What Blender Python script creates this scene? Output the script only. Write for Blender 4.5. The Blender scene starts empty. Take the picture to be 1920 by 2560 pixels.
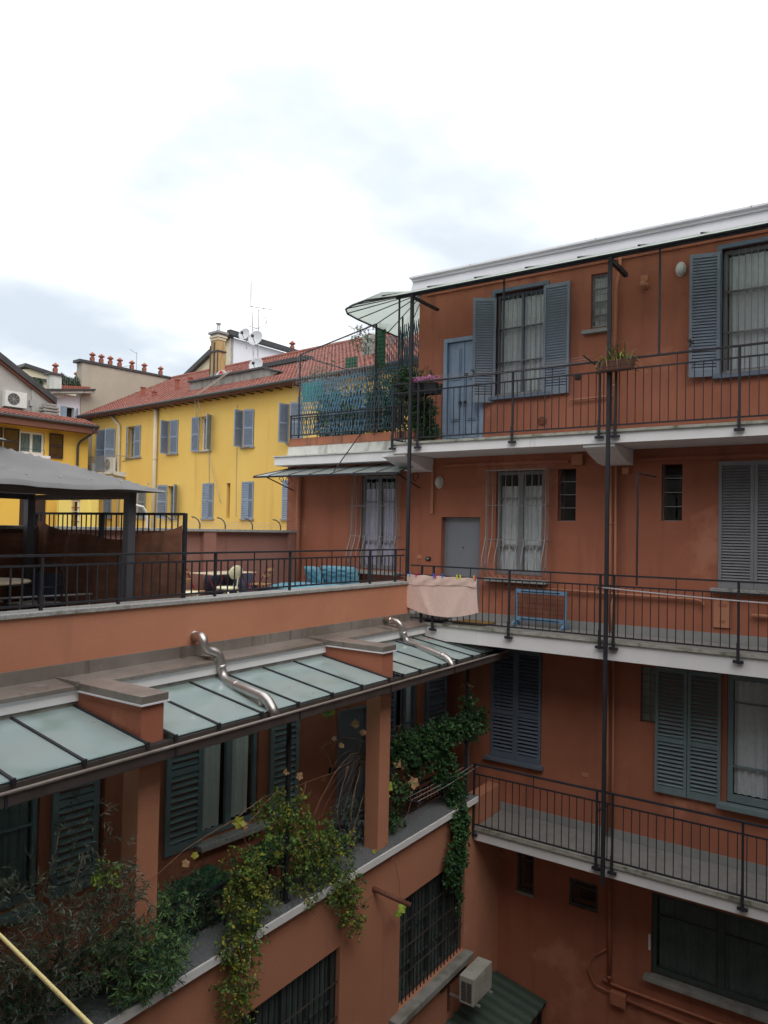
import bpy, bmesh, math, random
from mathutils import Matrix, Vector, Euler
rad = math.radians
random.seed(7)
S = bpy.context.scene
COL = S.collection

# ---------------------------------------------------------------- camera, sky, sun, exposure
cam_d = bpy.data.cameras.new('camera'); cam = bpy.data.objects.new('camera', cam_d); COL.objects.link(cam)
S.camera = cam
cam_d.sensor_fit = 'VERTICAL'; cam_d.sensor_height = 24.0; cam_d.lens = 24.0 * 1861.43 / 2560
cam_d.clip_start = 0.05; cam_d.clip_end = 2000
yw, pt, rl = rad(34.533), rad(1.4503), rad(1.1461)
f = Vector((math.cos(yw)*math.cos(pt), math.sin(yw)*math.cos(pt), math.sin(pt)))
r = Vector((math.sin(yw), -math.cos(yw), 0)); u = r.cross(f)
r2 = r*math.cos(rl) + u*math.sin(rl); u2 = u*math.cos(rl) - r*math.sin(rl)
m = Matrix((r2, u2, -f)).transposed().to_4x4(); m.translation = (0, 0, 9.1)
cam.matrix_world = m

SKYOFF = (2.2, 8.8, 0)
W = bpy.data.worlds.new('World'); S.world = W; W.use_nodes = True
nt = W.node_tree; nt.nodes.clear()
def N(t, **k):
    n = nt.nodes.new(t)
    for a, b in k.items(): setattr(n, a, b)
    return n
L = nt.links.new
out = N('ShaderNodeOutputWorld'); bg = N('ShaderNodeBackground'); bg.inputs[1].default_value = 1.0
sky = N('ShaderNodeTexSky', sky_type='NISHITA'); sky.sun_disc = False
SUN_EL, SUN_AZ = rad(48), rad(-125)       # azimuth measured from +X towards +Y (towards the light)
sky.sun_elevation = SUN_EL; sky.sun_rotation = math.pi/2 - SUN_AZ
tc = N('ShaderNodeTexCoord')
sep = N('ShaderNodeSeparateXYZ'); L(tc.outputs['Generated'], sep.inputs[0])
# clouds are laid on a plane high above: direction / (z + 0.12)
za = N('ShaderNodeMath', operation='ADD'); L(sep.outputs[2], za.inputs[0]); za.inputs[1].default_value = 0.16
zm = N('ShaderNodeMath', operation='MAXIMUM'); L(za.outputs[0], zm.inputs[0]); zm.inputs[1].default_value = 0.05
dv = N('ShaderNodeVectorMath', operation='DIVIDE'); L(tc.outputs['Generated'], dv.inputs[0])
cz = N('ShaderNodeCombineXYZ'); [L(zm.outputs[0], cz.inputs[i]) for i in range(3)]; L(cz.outputs[0], dv.inputs[1])
nz = N('ShaderNodeTexNoise'); nz.inputs['Scale'].default_value = 1.5; nz.inputs['Detail'].default_value = 5; nz.inputs['Roughness'].default_value = 0.5
mp = N('ShaderNodeMapping'); mp.inputs['Location'].default_value = SKYOFF; L(dv.outputs[0], mp.inputs[0]); L(mp.outputs[0], nz.inputs['Vector'])
# how much of the thin blue-grey layer shows: more near the horizon
el = N('ShaderNodeMapRange'); el.inputs[1].default_value = 0.02; el.inputs[2].default_value = 0.62; el.inputs[3].default_value = 0.70; el.inputs[4].default_value = 0.50
L(sep.outputs[2], el.inputs[0])
sb = N('ShaderNodeMath', operation='SUBTRACT'); L(el.outputs[0], sb.inputs[0]); L(nz.outputs['Fac'], sb.inputs[1])
mr = N('ShaderNodeMapRange', interpolation_type='SMOOTHSTEP'); mr.inputs[1].default_value = -0.22; mr.inputs[2].default_value = 0.24; L(sb.outputs[0], mr.inputs[0])
# cloud brightness grows with elevation, as under a real overcast
cb = N('ShaderNodeMapRange'); cb.inputs[1].default_value = 0.0; cb.inputs[2].default_value = 0.7; cb.inputs[3].default_value = 0.74; cb.inputs[4].default_value = 1.27
L(sep.outputs[2], cb.inputs[0])
bright = N('ShaderNodeVectorMath', operation='SCALE'); bright.inputs[0].default_value = (1.0, 1.0, 1.0); L(cb.outputs[0], bright.inputs['Scale'])
grey = N('ShaderNodeVectorMath', operation='SCALE'); grey.inputs[0].default_value = (0.40, 0.435, 0.465); L(cb.outputs[0], grey.inputs['Scale'])
sk = N('ShaderNodeVectorMath', operation='SCALE'); L(sky.outputs[0], sk.inputs[0]); sk.inputs['Scale'].default_value = 0.015
ga = N('ShaderNodeVectorMath', operation='ADD'); L(grey.outputs[0], ga.inputs[0]); L(sk.outputs[0], ga.inputs[1])
mx = N('ShaderNodeMix', data_type='RGBA'); L(mr.outputs[0], mx.inputs[0]); L(bright.outputs[0], mx.inputs[6]); L(ga.outputs[0], mx.inputs[7])
L(mx.outputs[2], bg.inputs[0]); L(bg.outputs[0], out.inputs[0])

sd = bpy.data.lights.new('sun', 'SUN'); so = bpy.data.objects.new('sun', sd); COL.objects.link(so)
sd.energy = 0.7; sd.angle = rad(40); sd.color = (1.0, 0.96, 0.9)
sdir = Vector((math.cos(SUN_AZ)*math.cos(SUN_EL), math.sin(SUN_AZ)*math.cos(SUN_EL), math.sin(SUN_EL)))
so.rotation_euler = sdir.to_track_quat('Z', 'Y').to_euler(); so.location = (0, 0, 40)
S.view_settings.view_transform = 'Standard'; S.view_settings.look = 'None'; S.view_settings.gamma = 1
S.view_settings.use_curve_mapping = False; S.view_settings.exposure = 0.84
S.render.engine = 'CYCLES'
S.render.resolution_x = 768; S.render.resolution_y = 1024

# ---------------------------------------------------------------- materials
MATS = {}
def mat(name, c, c2=None, scale=3.0, rough=0.8, bump=0.0, bscale=60, metal=0.0, streak=None, dirt=None, spec=0.5, detail=6, stretch=None):
    if name in MATS: return MATS[name]
    M = bpy.data.materials.new(name); M.use_nodes = True; t = M.node_tree; b = t.nodes['Principled BSDF']
    b.inputs['Roughness'].default_value = rough; b.inputs['Metallic'].default_value = metal
    b.inputs['Specular IOR Level'].default_value = spec
    b.inputs['Base Color'].default_value = (*c, 1)
    tcn = t.nodes.new('ShaderNodeTexCoord'); geo = t.nodes.new('ShaderNodeNewGeometry')
    vec = geo.outputs['Position']
    if stretch:
        mpn = t.nodes.new('ShaderNodeMapping'); mpn.inputs['Scale'].default_value = stretch; t.links.new(vec, mpn.inputs[0]); svec = mpn.outputs[0]
    else: svec = vec
    cur = None
    if c2:
        n = t.nodes.new('ShaderNodeTexNoise'); n.inputs['Scale'].default_value = scale; n.inputs['Detail'].default_value = detail; n.inputs['Roughness'].default_value = 0.6
        t.links.new(svec, n.inputs['Vector'])
        rp = t.nodes.new('ShaderNodeMapRange'); rp.inputs[1].default_value = 0.34; rp.inputs[2].default_value = 0.66; t.links.new(n.outputs['Fac'], rp.inputs[0])
        mxn = t.nodes.new('ShaderNodeMix'); mxn.data_type = 'RGBA'; t.links.new(rp.outputs[0], mxn.inputs[0])
        mxn.inputs[6].default_value = (*c, 1); mxn.inputs[7].default_value = (*c2, 1); cur = mxn.outputs[2]
    for kind, arg in (('streak', streak), ('dirt', dirt)):
        if not arg: continue
        col, lo, hi, sc = arg
        mpn = t.nodes.new('ShaderNodeMapping'); mpn.inputs['Scale'].default_value = (sc, sc, sc*0.09 if kind == 'streak' else sc); t.links.new(vec, mpn.inputs[0])
        n = t.nodes.new('ShaderNodeTexNoise'); n.inputs['Scale'].default_value = 1; n.inputs['Detail'].default_value = 7; n.inputs['Roughness'].default_value = 0.65
        t.links.new(mpn.outputs[0], n.inputs['Vector'])
        rp = t.nodes.new('ShaderNodeMapRange'); rp.inputs[1].default_value = lo; rp.inputs[2].default_value = hi; t.links.new(n.outputs['Fac'], rp.inputs[0])
        mxn = t.nodes.new('ShaderNodeMix'); mxn.data_type = 'RGBA'; t.links.new(rp.outputs[0], mxn.inputs[0])
        if cur: t.links.new(cur, mxn.inputs[6])
        else: mxn.inputs[6].default_value = (*c, 1)
        mxn.inputs[7].default_value = (*col, 1); cur = mxn.outputs[2]
    if cur: t.links.new(cur, b.inputs['Base Color'])
    if bump:
        n = t.nodes.new('ShaderNodeTexNoise'); n.inputs['Scale'].default_value = bscale; n.inputs['Detail'].default_value = 4
        t.links.new(vec, n.inputs['Vector']); bp = t.nodes.new('ShaderNodeBump'); bp.inputs['Strength'].default_value = bump; bp.inputs['Distance'].default_value = 0.01
        t.links.new(n.outputs['Fac'], bp.inputs['Height']); t.links.new(bp.outputs[0], b.inputs['Normal'])
    MATS[name] = M; return M

TERRA = mat('terracotta_plaster', (0.425, 0.150, 0.086), (0.350, 0.120, 0.068), 0.9, 0.92, 0.35, 45, streak=((0.24, 0.088, 0.058), 0.52, 0.78, 2.4), dirt=((0.50, 0.205, 0.125), 0.58, 0.66, 0.55))
TERRA2 = mat('pale_terracotta_plaster', (0.52, 0.225, 0.132), (0.46, 0.19, 0.11), 0.8, 0.92, 0.3, 45, streak=((0.33, 0.14, 0.09), 0.56, 0.84, 1.9), dirt=((0.57, 0.28, 0.18), 0.6, 0.8, 0.6))  # paler, less saturated terracotta
TERRA3 = mat('weathered_terracotta_plaster', (0.45, 0.165, 0.09), (0.33, 0.14, 0.085), 2.0, 0.92, 0.4, 45, streak=((0.10, 0.085, 0.06), 0.52, 0.72, 5))
MAUVE = mat('brown_pink_plaster', (0.30, 0.145, 0.115), (0.26, 0.125, 0.10), 1.5, 0.92, 0.3, 45, streak=((0.2, 0.075, 0.055), 0.6, 0.8, 2.5))
YELLOW = mat('yellow_plaster', (0.82, 0.56, 0.15), (0.77, 0.50, 0.125), 0.35, 0.92, 0.2, 25, streak=((0.60, 0.36, 0.09), 0.58, 0.78, 0.8), dirt=((0.50, 0.30, 0.10), 0.68, 0.85, 0.5))
LEMON = mat('lemon_plaster', (0.86, 0.72, 0.22), (0.82, 0.66, 0.19), 0.5, 0.92)
YELLOW2 = mat('house_yellow_plaster', (0.82, 0.52, 0.10), (0.78, 0.49, 0.09), 0.5, 0.92, streak=((0.7, 0.42, 0.1), 0.6, 0.8, 1.0))
WHITE = mat('white_painted_concrete', (0.82, 0.80, 0.80), (0.75, 0.73, 0.73), 2, 0.8, 0.15, 40, streak=((0.42, 0.38, 0.34), 0.62, 0.82, 4))
WHITE2 = mat('clean_white_plaster', (0.80, 0.78, 0.83), (0.76, 0.74, 0.79), 0.8, 0.85)
OLDWHITE = mat('stained_white_plaster', (0.62, 0.62, 0.58), (0.55, 0.55, 0.50), 3, 0.85, 0.3, 40, streak=((0.22, 0.21, 0.17), 0.52, 0.75, 4))
BEIGE = mat('weathered_beige_plaster', (0.43, 0.385, 0.305), (0.36, 0.32, 0.26), 0.6, 0.92, 0.3, 20, streak=((0.24, 0.21, 0.18), 0.56, 0.78, 1.0), dirt=((0.50, 0.46, 0.40), 0.62, 0.75, 0.9))
GREYP = mat('grey_plaster', (0.42, 0.40, 0.37), (0.36, 0.34, 0.32), 0.7, 0.92, 0.2, 20, dirt=((0.30, 0.28, 0.26), 0.6, 0.8, 1.0))
CREAM = mat('cream_plaster', (0.66, 0.58, 0.42), (0.58, 0.51, 0.37), 0.7, 0.92)
CONC = mat('old_concrete', (0.33, 0.32, 0.29), (0.22, 0.21, 0.19), 2.5, 0.9, 0.5, 30, streak=((0.12, 0.11, 0.09), 0.5, 0.75, 2.5))
STONE = mat('speckled_grey_stone', (0.185, 0.19, 0.20), (0.09, 0.095, 0.10), 45, 0.75, 0.3, 90, dirt=((0.08, 0.085, 0.07), 0.56, 0.75, 3), detail=3)
COPING = mat('light_stone_coping', (0.40, 0.39, 0.37), (0.25, 0.25, 0.24), 30, 0.8, 0.4, 80, dirt=((0.14, 0.14, 0.12), 0.55, 0.75, 5), detail=4)
FLOOR = mat('gallery_floor_tile', (0.26, 0.255, 0.24), (0.21, 0.205, 0.195), 8, 0.8, 0.1, 60)
PLINTH = mat('grey_plinth', (0.30, 0.30, 0.295), (0.26, 0.26, 0.255), 5, 0.8)
EDGE = mat('mossy_stone_edge', (0.42, 0.41, 0.37), (0.25, 0.26, 0.20), 6, 0.9, 0.3, 60, dirt=((0.10, 0.11, 0.07), 0.52, 0.72, 6))
GROUND = mat('courtyard_paving', (0.13, 0.12, 0.11), (0.09, 0.085, 0.08), 3, 0.9, 0.3, 40)
IRON = mat('dark_iron_paint', (0.022, 0.023, 0.029), (0.032, 0.031, 0.036), 8, 0.6, 0.1, 80, spec=0.3)
IRON2 = mat('grey_iron_bars', (0.36, 0.34, 0.33), (0.28, 0.265, 0.25), 10, 0.5, metal=0.2)
SHUT = mat('blue_grey_shutter_paint', (0.135, 0.165, 0.215), (0.115, 0.142, 0.19), 4, 0.6, 0.1, 60)
SHUTU = mat('light_blue_grey_shutter_paint', (0.215, 0.245, 0.30), (0.185, 0.215, 0.265), 4, 0.6, 0.1, 60)
SHUTM = mat('grey_taupe_shutter_paint', (0.25, 0.25, 0.265), (0.215, 0.215, 0.23), 4, 0.6, 0.1, 60)
SHUTG = mat('green_grey_shutter_paint', (0.19, 0.25, 0.265), (0.155, 0.21, 0.225), 4, 0.6, 0.1, 60)
SHUTB = mat('pale_blue_shutter_paint', (0.27, 0.335, 0.44), (0.23, 0.29, 0.385), 1.5, 0.6)
SHUTD = mat('dark_brown_shutter_paint', (0.028, 0.014, 0.013), (0.04, 0.02, 0.018), 4, 0.6)
DOORB = mat('blue_door_paint', (0.27, 0.35, 0.47), (0.23, 0.30, 0.41), 3, 0.55, 0.1, 60, streak=((0.14, 0.18, 0.26), 0.6, 0.8, 5))
DOORG = mat('grey_door_paint', (0.23, 0.24, 0.27), (0.215, 0.225, 0.25), 2, 0.5)
DOORD = mat('dark_grey_door_paint', (0.17, 0.185, 0.215), (0.15, 0.165, 0.195), 2, 0.5)
WFRAME = mat('white_window_frame', (0.75, 0.73, 0.68), None, rough=0.5)
WOODR = mat('reddish_brown_wood', (0.20, 0.075, 0.045), (0.13, 0.05, 0.035), 5, 0.7, stretch=(1, 1, 8))
WOODL = mat('light_slat_wood', (0.48, 0.30, 0.14), (0.40, 0.24, 0.11), 12, 0.6)
WOODW = mat('bleached_table_wood', (0.62, 0.50, 0.36), (0.55, 0.43, 0.3), 12, 0.6)
REDP = mat('red_metal_paint', (0.22, 0.02, 0.02), None, rough=0.4)
CREAMP = mat('cream_plastic', (0.70, 0.67, 0.46), None, rough=0.4)
TILE = mat('red_roof_tile', (0.27, 0.095, 0.068), (0.18, 0.062, 0.048), 2.2, 0.85, dirt=((0.36, 0.16, 0.11), 0.55, 0.75, 3.5))
TILED = mat('dark_roof_tile', (0.30, 0.09, 0.055), (0.22, 0.07, 0.05), 2.2, 0.85)
POT = mat('terracotta_pot', (0.33, 0.105, 0.065), (0.27, 0.085, 0.055), 6, 0.8)
LEAD = mat('dark_sheet_metal', (0.035, 0.034, 0.037), (0.055, 0.05, 0.05), 2, 0.5)
ZINC = mat('brown_zinc_flashing', (0.36, 0.325, 0.295), (0.24, 0.205, 0.18), 1.3, 0.36, 0.1, 30, metal=0.45, streak=((0.13, 0.10, 0.075), 0.56, 0.75, 6), dirt=((0.46, 0.43, 0.40), 0.6, 0.75, 2.5))
GUTT = mat('brown_gutter_metal', (0.13, 0.105, 0.10), (0.10, 0.08, 0.075), 2, 0.4, metal=0.4, dirt=((0.075, 0.065, 0.05), 0.55, 0.7, 4))
SILT = mat('gutter_silt', (0.10, 0.085, 0.06), (0.05, 0.045, 0.03), 9, 0.95, 0.8, 60)
STEEL = mat('brushed_steel_pipe', (0.62, 0.58, 0.56), (0.46, 0.42, 0.40), 3, 0.40, metal=1.0, streak=((0.35, 0.26, 0.2), 0.66, 0.85, 5))
ALU = mat('pale_aluminium_fascia', (0.78, 0.76, 0.80), (0.70, 0.68, 0.72), 1, 0.45, metal=0.05)
GALV = mat('galvanised_steel', (0.45, 0.46, 0.47), (0.38, 0.39, 0.40), 3, 0.45, metal=0.5)
DISH = mat('pale_dish_paint', (0.55, 0.56, 0.57), None, rough=0.5)
PLAST = mat('white_plastic', (0.68, 0.67, 0.64), (0.60, 0.59, 0.56), 6, 0.5)
ACD = mat('aged_ac_casing', (0.44, 0.43, 0.38), (0.36, 0.35, 0.30), 5, 0.6, dirt=((0.12, 0.10, 0.08), 0.6, 0.75, 9))
BLACK = mat('black_plastic', (0.012, 0.012, 0.014), None, rough=0.4)
DARKIN = mat('unlit_interior', (0.03, 0.03, 0.032), None, rough=0.9)  # flat sheets behind the openings; the darkness of rooms put into their colour
LAMPG = mat('frosted_lamp_glass', (0.62, 0.62, 0.60), None, rough=0.25)
TOWEL = mat('pink_terry_towel', (0.82, 0.60, 0.53), (0.77, 0.55, 0.48), 14, 0.98, 0.9, 140)
BLUEC = mat('turquoise_cushion_fabric', (0.17, 0.38, 0.48), (0.14, 0.33, 0.43), 6, 0.95, 0.3, 60)
NAVYC = mat('navy_cushion_fabric', (0.035, 0.042, 0.075), (0.05, 0.056, 0.09), 6, 0.95, 0.3, 60)
SCREEN = mat('brown_screen_fabric', (0.25, 0.105, 0.060), (0.16, 0.068, 0.042), 2.5, 0.95, 0.5, 120, stretch=(1, 1, 4))
CANV = mat('charcoal_canopy_fabric', (0.19, 0.185, 0.185), (0.15, 0.148, 0.148), 1.5, 0.85, 0.1, 60, dirt=((0.13, 0.125, 0.12), 0.55, 0.7, 2))
PERG = mat('charcoal_pergola_metal', (0.085, 0.085, 0.095), None, rough=0.45)
BEAMB = mat('taupe_awning_beam', (0.16, 0.12, 0.105), None, rough=0.6)
TRELB = mat('weathered_blue_trellis', (0.14, 0.30, 0.42), (0.09, 0.21, 0.31), 5, 0.8)
TRELG = mat('dark_teal_trellis', (0.05, 0.13, 0.16), (0.035, 0.10, 0.12), 5, 0.8)
GREENN = mat('green_shade_net', (0.02, 0.36, 0.24), (0.015, 0.30, 0.20), 5, 0.8)
GREENP = mat('dark_green_panel', (0.015, 0.10, 0.045), (0.012, 0.08, 0.035), 5, 0.7)
BLUEF = mat('light_blue_painted_wood', (0.17, 0.31, 0.46), (0.14, 0.27, 0.41), 6, 0.6)
MATY = mat('ochre_door_mat', (0.30, 0.18, 0.04), (0.16, 0.09, 0.03), 25, 0.98, 0.5, 90)
CORDY = mat('yellow_cord', (0.80, 0.66, 0.30), (0.72, 0.56, 0.22), 90, 0.6, 0.4, 220)
WIREM = mat('pale_line_wire', (0.50, 0.48, 0.50), None, rough=0.5)
GREENR = mat('green_corrugated_sheet', (0.045, 0.075, 0.055), (0.035, 0.06, 0.045), 3, 0.7, dirt=((0.09, 0.09, 0.07), 0.6, 0.75, 4))
BARK = mat('grey_brown_bark', (0.13, 0.10, 0.075), (0.08, 0.06, 0.045), 14, 0.9, 0.6, 60)
CANE = mat('reddish_cane', (0.30, 0.17, 0.10), (0.20, 0.11, 0.07), 12, 0.8)
BARSG = mat('dark_green_frame', (0.065, 0.085, 0.078), (0.05, 0.066, 0.06), 5, 0.6)
PANEBK = mat('dark_green_pane_backing', (0.12, 0.16, 0.145), (0.085, 0.12, 0.108), 3, 0.95)  # sheet added behind ground floor panes to give them a dark greenish tone
TWIG = mat('thin_brown_stem', (0.12, 0.095, 0.06), (0.08, 0.06, 0.04), 12, 0.9)
def leafmat(name, c, c2): return mat(name, c, c2, 9, 0.5, spec=0.35)
L_IVY = leafmat('ivy_leaf', (0.022, 0.075, 0.025), (0.045, 0.12, 0.035)); L_IVY2 = leafmat('ivy_leaf_light', (0.07, 0.16, 0.045), (0.05, 0.12, 0.04)); L_IVY3 = leafmat('ivy_leaf_dark', (0.012, 0.04, 0.018), (0.02, 0.06, 0.025))
L_VINE = leafmat('vine_leaf_green', (0.14, 0.23, 0.04), (0.10, 0.18, 0.03)); L_VINEY = leafmat('vine_leaf_yellow', (0.34, 0.31, 0.04), (0.24, 0.24, 0.03)); L_VINED = leafmat('vine_leaf_dark', (0.04, 0.09, 0.025), (0.05, 0.10, 0.03))
L_OLIV = leafmat('olive_leaf', (0.10, 0.135, 0.09), (0.07, 0.10, 0.065)); L_OLIVP = leafmat('olive_leaf_pale', (0.16, 0.19, 0.15), (0.12, 0.15, 0.11))
L_CON = leafmat('podocarpus_leaf', (0.055, 0.13, 0.075), (0.038, 0.095, 0.055)); L_CONL = leafmat('podocarpus_tip', (0.18, 0.32, 0.10), (0.12, 0.24, 0.07))
L_LAV = leafmat('lavender_leaf', (0.19, 0.26, 0.26), (0.12, 0.18, 0.18))
L_GRAS = leafmat('strap_leaf', (0.13, 0.19, 0.07), (0.08, 0.12, 0.04)); L_PINK = mat('pink_petal', (0.55, 0.16, 0.35), (0.45, 0.1, 0.3), 9, 0.6)
L_AUT = mat('withered_vine_leaf', (0.42, 0.26, 0.13), (0.30, 0.17, 0.08), 20, 0.8); L_LIME = leafmat('lime_vine_leaf', (0.30, 0.40, 0.05), (0.24, 0.34, 0.04)); L_RED = mat('red_brown_leaf', (0.16, 0.05, 0.025), (0.10, 0.04, 0.02), 9, 0.7)

def onesided(t):
    # Fresnel on the outer faces only: the far side of a thin pane must not act as a mirror
    g = t.nodes.new('ShaderNodeNewGeometry'); fr = t.nodes.new('ShaderNodeFresnel'); fr.inputs[0].default_value = 1.5
    iv = t.nodes.new('ShaderNodeMath'); iv.operation = 'SUBTRACT'; iv.inputs[0].default_value = 1.0; t.links.new(g.outputs['Backfacing'], iv.inputs[1])
    ml = t.nodes.new('ShaderNodeMath'); ml.operation = 'MULTIPLY'; t.links.new(fr.outputs[0], ml.inputs[0]); t.links.new(iv.outputs[0], ml.inputs[1]); return ml.outputs[0]
def glassmat(name, tint, rough, transp):
    M = bpy.data.materials.new(name); M.use_nodes = True; t = M.node_tree; t.nodes.clear()
    o = t.nodes.new('ShaderNodeOutputMaterial'); tr = t.nodes.new('ShaderNodeBsdfTransparent'); tr.inputs[0].default_value = (*transp, 1)
    gl = t.nodes.new('ShaderNodeBsdfGlossy'); gl.inputs['Roughness'].default_value = rough; gl.inputs[0].default_value = (*tint, 1)
    fac = onesided(t)
    mx = t.nodes.new('ShaderNodeMixShader'); t.links.new(fac, mx.inputs[0]); t.links.new(tr.outputs[0], mx.inputs[1]); t.links.new(gl.outputs[0], mx.inputs[2]); t.links.new(mx.outputs[0], o.inputs[0])
    return M
GLASS = glassmat('window_glass', (0.9, 0.9, 0.9), 0.03, (0.93, 0.95, 0.95))
def frosted(name, c, trans, rough=0.25, tfac=0.42):
    M = bpy.data.materials.new(name); M.use_nodes = True; t = M.node_tree; t.nodes.clear()
    o = t.nodes.new('ShaderNodeOutputMaterial'); d = t.nodes.new('ShaderNodeBsdfDiffuse'); tl = t.nodes.new('ShaderNodeBsdfTranslucent')
    geo = t.nodes.new('ShaderNodeNewGeometry'); n = t.nodes.new('ShaderNodeTexNoise'); n.inputs['Scale'].default_value = 2.2; n.inputs['Detail'].default_value = 8
    t.links.new(geo.outputs['Position'], n.inputs['Vector']); mx0 = t.nodes.new('ShaderNodeMix'); mx0.data_type = 'RGBA'; rp = t.nodes.new('ShaderNodeMapRange'); rp.inputs[1].default_value = 0.50; rp.inputs[2].default_value = 0.78
    t.links.new(n.outputs['Fac'], rp.inputs[0]); t.links.new(rp.outputs[0], mx0.inputs[0]); mx0.inputs[6].default_value = (*c, 1); mx0.inputs[7].default_value = (c[0]*0.62, c[1]*0.65, c[2]*0.58, 1)
    t.links.new(mx0.outputs[2], d.inputs[0]); tl.inputs[0].default_value = (*trans, 1)
    m1 = t.nodes.new('ShaderNodeMixShader'); m1.inputs[0].default_value = tfac; t.links.new(d.outputs[0], m1.inputs[1]); t.links.new(tl.outputs[0], m1.inputs[2])
    gl = t.nodes.new('ShaderNodeBsdfGlossy'); gl.inputs['Roughness'].default_value = rough; fac = onesided(t)
    m2 = t.nodes.new('ShaderNodeMixShader'); t.links.new(fac, m2.inputs[0]); t.links.new(m1.outputs[0], m2.inputs[1]); t.links.new(gl.outputs[0], m2.inputs[2]); t.links.new(m2.outputs[0], o.inputs[0])
    return M
FROST = frosted('frosted_green_glass', (0.57, 0.68, 0.68), (0.80, 0.90, 0.88), rough=0.10, tfac=0.58)
FROSTU = frosted('pale_translucent_canopy', (0.72, 0.78, 0.72), (0.78, 0.82, 0.79), tfac=0.74)
FROSTA = frosted('grey_awning_glass', (0.38, 0.42, 0.40), (0.45, 0.5, 0.48))
CURT = mat('white_lace_curtain', (0.82, 0.81, 0.83), (0.72, 0.71, 0.73), 10, 0.95); CURTL = mat('lilac_curtain', (0.72, 0.66, 0.82), (0.64, 0.58, 0.76), 8, 0.95)
CURTW = mat('white_curtain', (0.90, 0.90, 0.87), (0.82, 0.82, 0.80), 10, 0.95); CURTG = mat('green_grey_curtain', (0.20, 0.26, 0.25), (0.15, 0.20, 0.20), 6, 0.95)

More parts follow.
